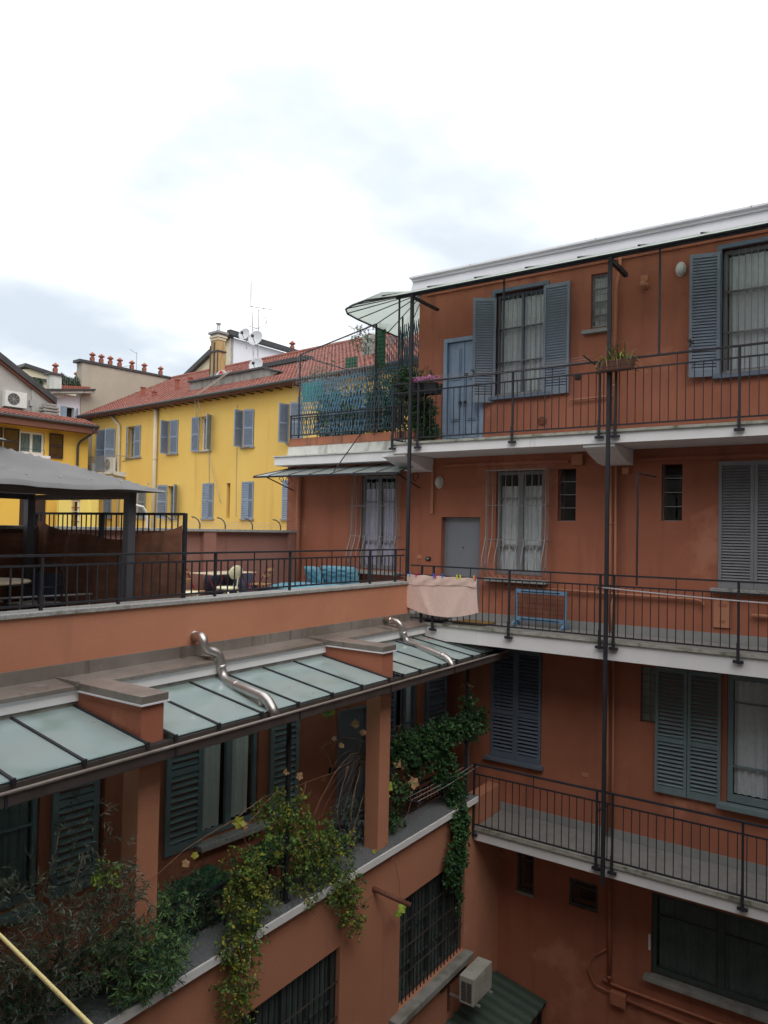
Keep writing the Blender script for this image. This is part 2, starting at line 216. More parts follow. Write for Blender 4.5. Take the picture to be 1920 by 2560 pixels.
# ---------------------------------------------------------------- building helpers
I4 = Matrix.Identity(4); FR = [I4]; WM = {}
Q6 = Matrix.Rotation(rad(-6), 4, 'Z'); Q3 = Matrix.Rotation(rad(-3), 4, 'Z')
def tag(o, label=None, cat=None, group=None, kind=None):
    if label: o['label'] = label
    if cat: o['category'] = cat
    if group: o['group'] = group
    if kind: o['kind'] = kind
    return o
def thing(name, loc, label, cat, group=None, rz=0.0):
    o = bpy.data.objects.new(name, None); COL.objects.link(o); o.empty_display_size = 0.2
    w = FR[0] @ Matrix.Translation(loc) @ Matrix.Rotation(rz, 4, 'Z')
    o.location = w.to_translation(); o.rotation_euler = w.to_euler(); WM[o.name] = w
    return tag(o, label, cat, group)
class MB:
    def __init__(s): s.v = []; s.f = []; s.mi = []; s.cur = 0
    def add(s, vs, fs):
        b = len(s.v); s.v += [Vector(p) for p in vs]; s.f += [tuple(b+i for i in q) for q in fs]; s.mi += [s.cur]*len(fs); return s
    def box(s, x0, x1, y0, y1, z0, z1, M=None):
        if x0 > x1: x0, x1 = x1, x0
        if y0 > y1: y0, y1 = y1, y0
        if z0 > z1: z0, z1 = z1, z0
        vs = [Vector(p) for p in ((x0,y0,z0),(x1,y0,z0),(x1,y1,z0),(x0,y1,z0),(x0,y0,z1),(x1,y0,z1),(x1,y1,z1),(x0,y1,z1))]
        if M is not None: vs = [M @ p for p in vs]
        return s.add(vs, [(0,3,2,1),(4,5,6,7),(0,1,5,4),(1,2,6,5),(2,3,7,6),(3,0,4,7)])
    def cb(s, c, d, M=None):
        T = Matrix.Translation(c) @ (M.to_4x4() if M is not None else I4)
        return s.box(-d[0]/2, d[0]/2, -d[1]/2, d[1]/2, -d[2]/2, d[2]/2, T)
    def quad(s, *p): return s.add(p, [tuple(range(len(p)))])
    def prism(s, pts, ext):
        n = len(pts); e = Vector(ext); a = [Vector(p) for p in pts]; b = [p+e for p in a]
        return s.add(a+b, [tuple(reversed(range(n))), tuple(range(n, 2*n))] + [(i, (i+1) % n, n+(i+1) % n, n+i) for i in range(n)])
    def tube(s, pts, r, n=8, cap=True, rs=None):
        P = [Vector(p) for p in pts]; rings = []; up = Vector((0.123, 0.271, 0.95))
        t0 = (P[1]-P[0]).normalized(); a = t0.cross(up)
        if a.length < 1e-3: a = t0.cross(Vector((1, 0, 0)))
        a.normalize(); b0 = len(s.v)
        for i, p in enumerate(P):
            t = ((P[min(i+1, len(P)-1)] - p).normalized() + (p - P[max(i-1, 0)]).normalized())
            if t.length < 1e-6: t = t0
            t.normalize(); a = (a - t*a.dot(t)).normalized(); c = t.cross(a); rr = rs[i] if rs else r
            # keep mitred bends from thinning
            for k in range(n):
                an = 2*math.pi*k/n; s.v.append(p + (a*math.cos(an) + c*math.sin(an))*rr)
        for i in range(len(P)-1):
            for k in range(n):
                s.f.append((b0+i*n+k, b0+i*n+(k+1) % n, b0+(i+1)*n+(k+1) % n, b0+(i+1)*n+k)); s.mi.append(s.cur)
        if cap:
            s.f.append(tuple(b0+k for k in reversed(range(n)))); s.mi.append(s.cur)
            s.f.append(tuple(b0+(len(P)-1)*n+k for k in range(n))); s.mi.append(s.cur)
        return s
    def lathe(s, c, prof, n=16, M=None):
        b0 = len(s.v); c = Vector(c)
        for (r_, z_) in prof:
            for k in range(n):
                p = Vector((r_*math.cos(2*math.pi*k/n), r_*math.sin(2*math.pi*k/n), z_))
                s.v.append(c + (M @ p if M is not None else p))
        for i in range(len(prof)-1):
            for k in range(n): s.f.append((b0+i*n+k, b0+i*n+(k+1) % n, b0+(i+1)*n+(k+1) % n, b0+(i+1)*n+k)); s.mi.append(s.cur)
        return s
    def build(s, name, mats, parent=None, smooth=False, kind=None, bev=0.0, origin=None):
        F = FR[0]; vs = [F @ p for p in s.v]
        if parent is not None:
            w = WM[parent.name]; inv = w.inverted(); vs = [inv @ p for p in vs]
            lo = [min(p[i] for p in vs) for i in range(3)]; hi = [max(p[i] for p in vs) for i in range(3)]
            c = Vector(((lo[0]+hi[0])/2, (lo[1]+hi[1])/2, lo[2]))
        else:
            lo = [min(p[i] for p in vs) for i in range(3)]; hi = [max(p[i] for p in vs) for i in range(3)]
            c = Vector(origin) if origin else Vector(((lo[0]+hi[0])/2, (lo[1]+hi[1])/2, lo[2])); w = I4
        me = bpy.data.meshes.new(name); me.from_pydata([p-c for p in vs], [], s.f)
        if not isinstance(mats, (list, tuple)): mats = [mats]
        for m_ in mats: me.materials.append(m_)
        me.polygons.foreach_set('material_index', s.mi)
        if smooth: me.polygons.foreach_set('use_smooth', [True]*len(s.f))
        me.update()
        o = bpy.data.objects.new(name, me); COL.objects.link(o); o.parent = parent; o.location = c
        WM[o.name] = w @ Matrix.Translation(c)
        if bev: md = o.modifiers.new('bevel', 'BEVEL'); md.width = bev; md.segments = 2; md.limit_method = 'ANGLE'
        if kind: o['kind'] = kind
        return o
PC = {}
def piece(name, parent, size, c, m_, R=None, key=None, mesh=None, bev=0.0):
    """one small part; alike pieces share mesh data"""
    k = key or (round(size[0], 3), round(size[1], 3), round(size[2], 3), m_.name, bev)
    if k not in PC:
        if mesh: me = mesh
        else:
            mb = MB().cb((0, 0, 0), size); me = bpy.data.meshes.new(name); me.from_pydata(mb.v, [], mb.f); me.materials.append(m_)
            if bev:
                bm = bmesh.new(); bm.from_mesh(me); bmesh.ops.bevel(bm, geom=bm.edges[:], offset=bev, segments=1, affect='EDGES'); bm.to_mesh(me); bm.free()
        PC[k] = me
    o = bpy.data.objects.new(name, PC[k]); COL.objects.link(o); o.parent = parent
    w = FR[0] @ Matrix.Translation(c) @ (R.to_4x4() if R is not None else I4)
    l = WM[parent.name].inverted() @ w
    o.location = l.to_translation(); o.rotation_euler = l.to_euler(); WM[o.name] = w
    return o
def mesh_of(mb, m_, smooth=False):
    me = bpy.data.meshes.new('part'); me.from_pydata(mb.v, [], mb.f)
    for q in (m_ if isinstance(m_, (list, tuple)) else [m_]): me.materials.append(q)
    me.polygons.foreach_set('material_index', mb.mi)
    if smooth: me.polygons.foreach_set('use_smooth', [True]*len(mb.f))
    return me
def wall_x(name, parent, m_, x, y0, y1, z0, z1, holes=(), depth=0.2, thick=0.35, kind=None):
    """wall facing -x with real openings (y0,y1,z0,z1[,depth])"""
    mb = MB(); _wall(mb, lambda a, d, z: (x+d, a, z), y0, y1, z0, z1, holes, depth, thick, True); return mb.build(name, m_, parent, kind=kind)
def wall_y(name, parent, m_, y, x0, x1, z0, z1, holes=(), depth=0.2, thick=0.35, kind=None):
    """wall facing -y"""
    mb = MB(); _wall(mb, lambda a, d, z: (a, y+d, z), x0, x1, z0, z1, holes, depth, thick, False); return mb.build(name, m_, parent, kind=kind)
def _wall(mb, P, a0, a1, z0, z1, holes, depth, thick, flip):
    A = sorted({a0, a1, *[h[0] for h in holes], *[h[1] for h in holes]}); Z = sorted({z0, z1, *[h[2] for h in holes], *[h[3] for h in holes]})
    def q(*p): mb.quad(*(reversed(p) if flip else p))
    for i in range(len(A)-1):
        for j in range(len(Z)-1):
            ca, cz = (A[i]+A[i+1])/2, (Z[j]+Z[j+1])/2
            if any(h[0] < ca < h[1] and h[2] < cz < h[3] for h in holes): continue
            q(P(A[i], 0, Z[j]), P(A[i+1], 0, Z[j]), P(A[i+1], 0, Z[j+1]), P(A[i], 0, Z[j+1]))
            q(P(A[i], thick, Z[j]), P(A[i], thick, Z[j+1]), P(A[i+1], thick, Z[j+1]), P(A[i+1], thick, Z[j]))
    for h in holes:
        d = thick
        q(P(h[0], 0, h[2]), P(h[0], 0, h[3]), P(h[0], d, h[3]), P(h[0], d, h[2])); q(P(h[1], 0, h[2]), P(h[1], d, h[2]), P(h[1], d, h[3]), P(h[1], 0, h[3]))
        q(P(h[0], 0, h[2]), P(h[0], d, h[2]), P(h[1], d, h[2]), P(h[1], 0, h[2])); q(P(h[0], 0, h[3]), P(h[1], 0, h[3]), P(h[1], d, h[3]), P(h[0], d, h[3]))
    q(P(a0, 0, z0), P(a0, 0, z1), P(a0, thick, z1), P(a0, thick, z0)); q(P(a1, 0, z0), P(a1, thick, z0), P(a1, thick, z1), P(a1, 0, z1))
    q(P(a0, 0, z1), P(a1, 0, z1), P(a1, thick, z1), P(a0, thick, z1)); q(P(a0, 0, z0), P(a0, thick, z0), P(a1, thick, z0), P(a1, 0, z0))
# oriented panel frame: origin o, along a (unit horizontal), second axis into the wall
def OM(o, a):
    a = Vector(a).normalized(); n = Vector((-a.y, a.x, 0)); return Matrix(((a.x, n.x, 0, o[0]), (a.y, n.y, 0, o[1]), (0, 0, 1, o[2]), (0, 0, 0, 1)))
def bars_box(mb, M, u0, u1, w0, w1, n0, n1):  # u along, w up, n outwards
    mb.box(u0, u1, n0, n1, w0, w1, M)
def shutter(parent, o, a, w, h, m_, pitch=0.055, mids=(), single=False, name='shutter', tilt=38, st=0.05, label=None, handle=False, bottom=0.12, sd=0.04, detail=True, ):
    """louvred leaf; o bottom corner, a direction along its width, thickness 4 cm"""
    M = OM(o, a); mb = MB(); t = 0.02
    for u0 in (0, w-st): bars_box(mb, M, u0, u0+st, 0, h, -t, t)
    zs = [(0, bottom)] + [(z-0.04, z+0.04) for z in mids] + [(h-0.07, h)]
    for z0, z1 in zs: bars_box(mb, M, st, w-st, z0, z1, -t+0.002, t-0.002)
    s = mb.build(name, m_, parent)
    if label: s['label'] = label
    Rm = M.to_3x3() @ Matrix.Rotation(rad(tilt), 3, 'X'); slabs = MB()
    for i in range(len(zs)-1):
        z0, z1 = zs[i][1], zs[i+1][0]; n = max(1, int(round((z1-z0)/pitch))); p = (z1-z0)/n
        for k in range(n):
            c = M @ Vector((w/2, 0, z0+p*(k+0.5)))
            if single: piece('slat', s, (w-2*st-0.002, sd*1.15, 0.009), c, m_, Rm)
            else: slabs.cb(c, (w-2*st-0.002, sd, 0.008), Rm)
    if not single: slabs.build('slats', m_, s, kind='stuff')
    if handle:
        hb = MB(); hb.cb(M @ Vector((w-0.02 if handle > 0 else 0.02, -0.03, h*0.28)), (0.02, 0.03, 0.12), M.to_3x3()); hb.cb(M @ Vector((w-0.02 if handle > 0 else 0.02, -0.045, h*0.28+0.03)), (0.10, 0.014, 0.018), M.to_3x3() @ Matrix.Rotation(rad(25), 3, 'Y'))
        hb.build('latch', BLACK, s)
    return s
def curtain(parent, M, u0, u1, w0, w1, m_, amp=0.02, per=0.11, n=None, depth=0.06):
    mb = MB(); n = n or max(6, int((u1-u0)/0.02)); ph = random.random()*6
    pts = []
    for i in range(n+1):
        u_ = u0+(u1-u0)*i/n; d = depth + amp*math.sin(u_/per*2*math.pi+ph) + amp*0.4*math.sin(u_/per*4.3+ph)
        pts.append((M @ Vector((u_, d, w0)), M @ Vector((u_, d*0.9-0.002, w1))))
    for i in range(n): mb.quad(pts[i][0], pts[i+1][0], pts[i+1][1], pts[i][1])
    return mb.build('curtain', m_, parent, smooth=True)
def window(parent, o, a, w, h, m_, cols=2, rows=(0.5,), fr=0.05, curt=None, name='window', inner=0.06, back=0.14, label=None, mull=0.05):
    """casement: o bottom corner of frame, a along; frame mesh with panes, curtains and dark room behind"""
    M = OM(o, a); mb = MB(); t = 0.03
    bars_box(mb, M, 0, fr, 0, h, -t, t); bars_box(mb, M, w-fr, w, 0, h, -t, t); bars_box(mb, M, fr, w-fr, 0, fr*1.4, -t+.001, t-.001); bars_box(mb, M, fr, w-fr, h-fr, h, -t+.001, t-.001)
    cw = (w-2*fr)/cols
    for c in range(1, cols): bars_box(mb, M, fr+c*cw-mull/2, fr+c*cw+mull/2, fr*1.4, h-fr, -t+.002, t+.006)
    for rr in rows: bars_box(mb, M, fr, w-fr, h*rr-0.012, h*rr+0.012, -t+.012, t-.008)
    s = mb.build(name, m_, parent)
    if label: s['label'] = label
    for c in range(cols):
        piece('pane', s, (cw-0.005, 0.006, h-2*fr), M @ Vector((fr+c*cw+cw/2, 0.0, h/2)), GLASS, M.to_3x3())
    if curt:
        for (u0, u1, w0, w1, cm) in curt: curtain(s, M, w*u0, w*u1, h*w0, h*w1, cm)
    return s
def leafmesh(kind):
    if kind == 'oval': return [(0,0,0),(0.28,0.5,0.05),(0,1,0),(-0.28,0.5,0.05)], [(0,1,2),(0,2,3)]
    if kind == 'narrow': return [(0,0,0),(0.09,0.5,0.03),(0,1,0),(-0.09,0.5,0.03)], [(0,1,2),(0,2,3)]
    if kind == 'strap': return [(0,0,0),(0.05,0.5,0.12),(0,1,-0.1),(-0.05,0.5,0.12)], [(0,1,2),(0,2,3)]
    if kind == 'ivy': return [(0,0,0),(0.42,0.15,0.04),(0.30,0.55,0.05),(0,1,0),(-0.30,0.55,0.05),(-0.42,0.15,0.04)], [(0,1,2,3),(0,3,4,5)]
def rdir():
    while True:
        v = Vector((random.uniform(-1,1), random.uniform(-1,1), random.uniform(-1,1)))
        if 0.05 < v.length < 1: return v.normalized()
def foliage(name, parent, blobs, ntw, lsize, kind, mats, wts, twl=0.2, lpt=8, droop=0.3, up=0.0, twig=TWIG, twr=0.0025, stems=None, spread=0.9):
    """leaf sprays: twigs scattered through ellipsoids, leaves set along every twig"""
    lv, lf = leafmesh(kind); mb = MB(); tb = MB(); tot = sum(b[2] for b in blobs)
    for c, rr, wt in blobs:
        for _ in range(int(ntw*wt/tot)):
            d = rdir(); q = random.random()**0.45
            p = Vector((c[0]+rr[0]*d.x*q, c[1]+rr[1]*d.y*q, c[2]+rr[2]*d.z*q))
            t = (rdir()*0.8 + Vector((d.x, d.y, d.z))*0.6 + Vector((0, 0, up-droop))).normalized(); ln = twl*random.uniform(0.5, 1.3)
            pts = [p]; tt = t.copy()
            for k in range(3): pts.append(pts[-1]+tt*ln/3); tt = (tt+Vector((0, 0, -droop*0.4))+rdir()*0.2).normalized()
            tb.tube(pts, twr, 3, cap=False)
            mi = random.choices(range(len(mats)), wts)[0]
            for k in range(lpt):
                s_ = (k+0.6)/lpt*3; i = min(2, int(s_)); b = pts[i].lerp(pts[i+1], s_-i)
                ax = (pts[i+1]-pts[i]).normalized(); sd = ax.cross(rdir()).normalized()
                y = (ax*0.55+sd*spread).normalized(); x = y.cross(rdir()).normalized(); z = x.cross(y)
                sz = lsize*random.uniform(0.6, 1.25); mb.cur = mi if random.random() < 0.8 else random.choices(range(len(mats)), wts)[0]
                mb.add([b + (x*v[0]+y*v[1]+z*v[2])*sz for v in lv], lf)
    o = mb.build(name, mats, parent, kind='stuff'); tb.build('twigs', twig, parent, kind='stuff')
    return o
def stems(parent, lines, m_=BARK, name='stem'):
    for pts, r0, r1 in lines:
        P = [Vector(p) for p in pts]; Q = []
        for i in range(len(P)-1):
            for k in range(4): Q.append(P[i].lerp(P[i+1], k/4) + (rdir()*0.012 if (i or k) else Vector()))
        Q.append(P[-1]); MB().tube(Q, r0, 7, rs=[r0+(r1-r0)*i/(len(Q)-1) for i in range(len(Q))]).build(name, m_, parent, smooth=True)
# ================================================================ SETTING
g = MB().box(-40, 140, -60, 160, -0.3, 0.0).build('ground', GROUND, kind='structure')

# ================================================================ RIGHT BUILDING WITH THE THREE GALLERIES (faces -x, wall at x = 12.9)
XW, XG = 12.9, 11.8
B = thing('gallery_building', (12.9, 2.0, 0), 'terracotta courtyard building with three open galleries of white edged slabs', 'building')
Y0, Y1, YT = -9.0, 8.09, 11.6
DN = (0, -1, 0)
# openings: (y0, y1, z0, z1)
up = [(6.60, 7.47, 10.80, 12.93), (5.31, 6.42, 11.70, 13.74), (4.19, 4.49, 12.77, 13.74), (0.9, 2.38, 11.72, 13.80)]
mid = [(8.58, 9.50, 8.28, 10.28), (6.62, 7.48, 7.42, 9.40), (5.33, 6.29, 8.32, 10.28), (4.72, 5.06, 9.34, 10.29), (2.91, 3.24, 9.36, 10.31), (1.33, 2.34, 8.30, 10.30)]
low = [(5.31, 6.31, 4.90, 6.93), (3.25, 3.55, 5.97, 6.90), (0.95, 2.20, 4.93, 6.95)]
grd = [(5.41, 5.74, 2.55, 3.3), (4.23, 4.74, 2.57, 3.05), (0.2, 3.33, 1.86, 3.2)]
wall_x('wall', B, TERRA, XW, Y0, Y1, 10.78, 14.05, up)
wall_x('wall', B, TERRA, XW, Y0, YT, 7.0, 10.78-0.17, mid).data.name
wall_x('wall', B, TERRA, XW, Y0, 8.2, 3.7, 7.0, low)
wall_x('wall', B, TERRA, XW, Y0, 8.2, 0.0, 3.7, grd)
dk = MB()
dk.box(13.55, 13.6, Y0, YT, 0.0, 10.6); dk.box(13.55, 13.6, Y0, Y1, 10.6, 14.0); dk.build('dark_room_sheet', DARKIN, B)
MB().box(13.24, 19, YT-0.3, YT, 0, 10.6).build('wall', TERRA, B)
MB().box(13.24, 19, Y1-0.3, Y1-0.01, 10.6, 14.05).build('wall', TERRA, B)
MB().box(13.25, 19, Y0, YT-0.3, 10.42, 10.6).build('floor_slab', CONC, B)
# roof edge of pale aluminium bands
rf = MB().box(12.95, 19, Y0, 7.85, 14.05, 14.12); 
rf.build('roof', LEAD, B)
for z0, z1, x in ((14.03, 14.165, 12.90), (14.17, 14.225, 12.93), (14.23, 14.275, 12.95), (14.28, 14.33, 12.91)):
    MB().box(x, x+0.25, Y0, 8.30, z0, z1).build('fascia_band', ALU, B)
MB().box(12.84, 13.3, Y0, 8.33, 14.333, 14.365).build('roof_cap', ALU, B)
for y in (6.9, 4.4, 1.9): MB().box(12.832, 12.84, y-0.01, y+0.01, 14.33, 14.366).build('cap_joint', GALV, B)
# galleries
def gallery(zt, y0, y1, th):
    s = MB().box(XG+0.03, XW-0.004, y0, y1, zt-th, zt-0.03).build('gallery_slab', WHITE, B)
    MB().box(XG+0.035, XW-0.004, y0, y1-0.005, zt-0.028, zt-0.002).build('floor_tiles', FLOOR, s)
    MB().box(XG-0.005, XG+0.10, y0, y1+0.02, zt-0.035, zt+0.012).build('stone_edge', EDGE, s, bev=0.006)
    MB().box(XW-0.02, XW-0.003, y0, min(y1, 8.0), zt, zt+0.15).build('skirting', PLINTH, s)
    return s
gallery(10.78, Y0, 7.97, 0.20); gallery(7.42, Y0, 7.45, 0.30); gallery(3.93, Y0, 6.09, 0.21)
# corbels under the galleries
def corbel(yc, zt, w=0.46):
    P = [(XW-0.003, 0, zt), (XG+0.06, 0, zt), (XG+0.06, 0, zt-0.05), (XG+0.35, 0, zt-0.14), (XW-0.3, 0, zt-0.25), (XW-0.003, 0, zt-0.27)]
    MB().prism([(p[0], yc-w/2, p[2]) for p in P], (0, w, 0)).build('corbel', WHITE, B, bev=0.01)
corbel(3.97, 10.578, 0.52); corbel(7.95, 10.578, 0.54); corbel(-0.1, 10.578)
# cove trim at the wall top
MB().box(XW-0.05, XW-0.002, Y0, 7.9, 13.90, 13.96).build('cornice', TERRA, B)

# ---- upper floor fittings
d = MB()
for y in (6.585, 7.40): d.box(XW-0.03, XW+0.10, y, y+0.085, 10.785, 12.88)
d.box(XW-0.03, XW+0.10, 6.585, 7.485, 12.88, 12.96)
door = d.build('door', DOORB, B, bev=0.006); door['label'] = 'blue panelled double door'
for i, (ya, yb) in enumerate(((7.04, 7.398), (6.672, 7.03))):
    lf = MB().box(XW+0.03, XW+0.07, ya, yb, 10.80, 12.875)
    for z0, z1 in ((10.92, 11.20), (11.30, 12.02), (12.12, 12.76)):
        z0 += 0.0; lf.box(XW+0.012, XW+0.03, ya+0.07, yb-0.07, z0, z1)
        lf.box(XW-0.004, XW+0.013, ya+0.10, yb-0.10, z0+0.035, z1-0.035)
    lf.build('leaf', DOORB, door, bev=0.006)
    MB().lathe((XW-0.002, (ya if i == 0 else yb) + (0.05 if i == 0 else -0.05), 11.66), [(0.001, 0.05), (0.03, 0.045), (0.035, 0.02), (0.012, 0.01), (0.012, -0.03)], 10, Matrix.Rotation(rad(-90), 3, 'Y')).build('knob', BLACK, door, smooth=True)
MB().box(XW-0.005, XW+0.02, 6.95, 7.02, 12.18, 12.24).build('name_plate', BLACK, door)
# window 1 with open shutters
cu = [(0.05, 0.49, 0.04, 0.96, CURT), (0.51, 0.95, 0.04, 0.96, CURT)]
def frame_trim(y0, y1, z0, z1, m_=SHUT):
    mb = MB(); w = 0.07
    mb.box(XW-0.02, XW+0.05, y0, y0+w, z0+0.002, z1-w); mb.box(XW-0.02, XW+0.05, y1-w, y1, z0+0.002, z1-w); mb.box(XW-0.022, XW+0.05, y0-0.002, y1+0.002, z1-w, z1)
    mb.box(XW-0.09, XW+0.04, y0-0.05, y1+0.05, z0-0.07, z0); return mb.build('window_trim', m_, B, bev=0.004)
frame_trim(5.27, 6.44, 11.71, 13.78); window(B, (XW+0.17, 6.38, 11.72), DN, 1.03, 1.98, SHUT, 2, (0.34, 0.67), 0.05, cu)
s = window(B, (XW+0.17, 2.33, 11.74), DN, 1.40, 2.03, SHUTM, 2, (0.34, 0.67), 0.06, [(0.05, 0.49, 0.04, 0.96, CURT), (0.51, 0.95, 0.04, 0.96, CURTL)])
frame_trim(0.85, 2.40, 11.725, 13.84)
def wbars(y0, y1, z0, z1, x, n, m_=IRON2, cross=(0.33, 0.66), r_=0.006, name='window_bars'):
    gr = MB().box(x-0.004, x+0.004, y0, y1, z0+(z1-z0)*0.01, z0+(z1-z0)*0.01+0.02).build(name, m_, B)
    k = mesh_of(MB().tube([(0, 0, 0), (0, 0, z1-z0-0.03)], r_, 6), m_, True)
    for i in range(n): piece('bar', gr, (0, 0, 0), (x, y0+(i+0.5)*(y1-y0)/n, z0+0.015), m_, mesh=k, key=('bar', name, round(z1-z0, 2), n, y0, z0))
    k2 = mesh_of(MB().tube([(0, 0, 0), (0, y1-y0, 0)], r_*1.2, 6), m_, True)
    for c in cross: piece('cross_bar', gr, (0, 0, 0), (x-0.008, y0, z0+c*(z1-z0)), m_, mesh=k2, key=('cb', name, y0, z0))
    return gr
wbars(5.34, 6.37, 11.73, 13.70, XW+0.09, 11); wbars(0.92, 2.33, 11.75, 13.78, XW+0.09, 15)
# shutters: the left leaf stands half open, the right leaf is folded flat
shutter(B, (12.66, 6.72, 11.60), (0.235, -0.37, 0), 0.44, 2.02, SHUTU, 0.05, (), False, tilt=62, sd=0.062, label='half open left leaf', handle=-1)
shutter(B, (XW-0.05, 5.36, 11.65), DN, 0.50, 2.03, SHUTU, 0.05, (), tilt=62, sd=0.062)
shutter(B, (XW-0.13, 2.80, 11.70), (0.09, -0.44, 0), 0.46, 2.02, SHUTU, 0.05, (), False, tilt=62, sd=0.062, handle=-1)
# small window
window(B, (XW+0.10, 4.485, 12.775), DN, 0.29, 0.96, SHUTM, 1, (0.25, 0.5, 0.75), 0.03, [(0.08, 0.92, 0.04, 0.97, CURT)])
wbars(4.20, 4.48, 12.79, 13.73, XW+0.05, 3, cross=(0.12, 0.36, 0.62, 0.86))
MB().box(XW-0.10, XW+0.05, 4.15, 4.62, 12.67, 12.735).build('window_sill', PLINTH, B, bev=0.004)
def wall_lamp(y, z, label):
    t = thing('wall_lamp', (XW, y, z-0.13), label, 'wall lamp', 'oval bulkhead lamps on the terracotta wall')
    Rm = Matrix.Rotation(rad(-90), 3, 'Y') @ Matrix.Diagonal((1.45, 1, 1)).to_3x3()
    MB().lathe((XW-0.003, y, z), [(0.001, -0.002), (0.085, 0.0), (0.085, 0.03), (0.07, 0.045)], 20, Rm).build('base', WFRAME, t, smooth=True)
    MB().lathe((XW-0.05, y, z), [(0.074, 0.0), (0.07, 0.03), (0.05, 0.055), (0.001, 0.065)], 20, Rm).build('glass', LAMPG, t, smooth=True)
wall_lamp(2.96, 13.55, 'oval white wall lamp left of the top floor right window')
wall_lamp(7.53, 10.09, 'oval white wall lamp above the grey flat door on the middle gallery')
# vents, socket, pipes on the upper wall
MB().box(XW-0.02, XW-0.002, 3.50, 3.62, 13.46, 13.56).build('vent_plate', TERRA2, B)
MB().lathe((XW-0.001, 3.54, 13.37), [(0.001, 0), (0.06, 0.0), (0.06, 0.03), (0.04, 0.032), (0.04, 0.13), (0.052, 0.132), (0.052, 0.17), (0.001, 0.17)], 14, Matrix.Rotation(rad(-90), 3, 'Y')).build('flue_pipe', TERRA2, B, smooth=True)
MB().lathe((XW-0.001, 5.38, 11.18), [(0.085, 0), (0.085, 0.015), (0.07, 0.018), (0.068, 0.006), (0.001, 0.006)], 18, Matrix.Rotation(rad(-90), 3, 'Y')).build('round_vent', WOODR, B)
for k in range(5): MB().box(XW-0.02, XW-0.008, 5.325, 5.435, 11.135+k*0.02, 11.143+k*0.02).build('vent_bar', TERRA, B)
MB().box(XW-0.03, XW-0.002, 4.65, 4.76, 11.89, 11.98).build('socket', BLACK, B, bev=0.006)
def pipe(name, pts, r_, m_, label, cat='pipe', group=None, rings=(), n=12, par=None):
    P = [Vector(p) for p in pts]; Q = [P[0]]
    for i in range(1, len(P)-1):
        a, b, c = P[i-1], P[i], P[i+1]; k = min(r_*2.4, (a-b).length*0.45, (c-b).length*0.45); p0 = b+(a-b).normalized()*k; p1 = b+(c-b).normalized()*k
        for j in range(4): t = j/3; Q.append(p0*(1-t)**2+b*2*t*(1-t)+p1*t*t)
    Q.append(P[-1])
    if par is None: t = thing(name, tuple(P[-1]), label, cat, group)
    else: t = par
    mb = MB(); mb.tube(Q, r_, n); mb.build('tube' if par is None else name, m_, t, smooth=True)
    for (p, ax) in rings:
        p = Vector(p); ax = Vector(ax).normalized(); MB().tube([p-ax*0.02, p+ax*0.02], r_*1.13, n).build('collar', m_, t, smooth=True)
    return t
XP = XW-0.06
pipe('drainpipe', [(XP, 3.96, 13.95), (XP, 3.96, 13.72), (XP, 4.02, 13.45), (XP, 4.03, 10.80)], 0.028, TERRA2, 'terracotta painted drainpipe on the top gallery wall beside the tall pole', 'drainpipe', rings=[((XP, 4.03, 12.6), (0, 0, 1)), ((XP, 4.03, 11.7), (0, 0, 1)), ((XP, 3.96, 13.8), (0, 0, 1))])
pipe('wall_pipe', [(XP, 4.03, 11.53), (XP, 4.82, 11.51)], 0.018, TERRA2, '', par=B)
pipe('drainpipe', [(XP, 4.08, 10.3), (XP, 4.06, 7.45)], 0.024, TERRA2, 'left one of the two thin terracotta pipes down the middle gallery wall', 'drainpipe', rings=[((XP, 4.07, 9.3), (0, 0, 1))])
pipe('drainpipe', [(XP, 3.99, 10.3), (XP, 3.98, 8.1), (XP, 4.04, 7.9), (XP, 4.04, 7.45)], 0.020, TERRA2, 'right one of the two thin terracotta pipes down the middle gallery wall', 'drainpipe', rings=[((XP, 3.99, 9.3), (0, 0, 1))])
pipe('drainpipe', [(XP, 4.10, 7.0), (XP, 4.07, 4.0)], 0.030, TERRA2, 'thicker terracotta drainpipe down the lowest gallery wall', 'drainpipe', rings=[((XP, 4.09, 5.2), (0, 0, 1))])
pipe('drainpipe', [(XP, 3.99, 7.0), (XP, 3.98, 5.2), (XP, 3.99, 4.0)], 0.016, TERRA2, 'thin terracotta pipe beside the drainpipe of the lowest gallery', 'drainpipe')
pipe('gas_pipe', [(XP, 6.04, 8.11), (XP, 2.72, 8.09), (XP, 2.56, 8.07), (XP, 2.55, 7.98)], 0.020, TERRA2, 'horizontal terracotta painted gas pipe low on the middle gallery wall', 'pipe')
pipe('gas_pipe', [(XP, 1.85, 7.90), (XP, 0.4, 7.90)], 0.028, TERRA2, 'short thick terracotta pipe at the right edge of the middle gallery', 'pipe')
for y0, y1, z in ((Y0, 3.6, 10.40), (4.85, 7.45, 10.42)): MB().box(XW-0.06, XW-0.002, y0, y1, z-0.035, z+0.02).build('cable_duct', TERRA, B)
MB().box(XW-0.10, XW-0.003, 4.58, 4.77, 10.34, 10.53).build('junction_box', TERRA2, B, bev=0.006)
MB().box(XW-0.07, XW-0.003, 3.77, 3.88, 10.16, 10.27).build('junction_box', TERRA2, B, bev=0.006)
MB().box(XW-0.045, XW-0.002, 7.66, 7.72, 9.47, 10.45).build('cable_duct', TERRA2, B)
MB().box(XW-0.012, XW-0.002, 7.92, 8.03, 8.55, 8.63).build('wall_plate', TERRA2, B)
ic = MB().box(XW-0.03, XW-0.002, 7.71, 7.82, 8.52, 8.60).build('intercom', BLACK, B, bev=0.012)
MB().box(XW-0.036, XW-0.0301, 7.745, 7.785, 8.545, 8.575).build('button', GALV, ic)
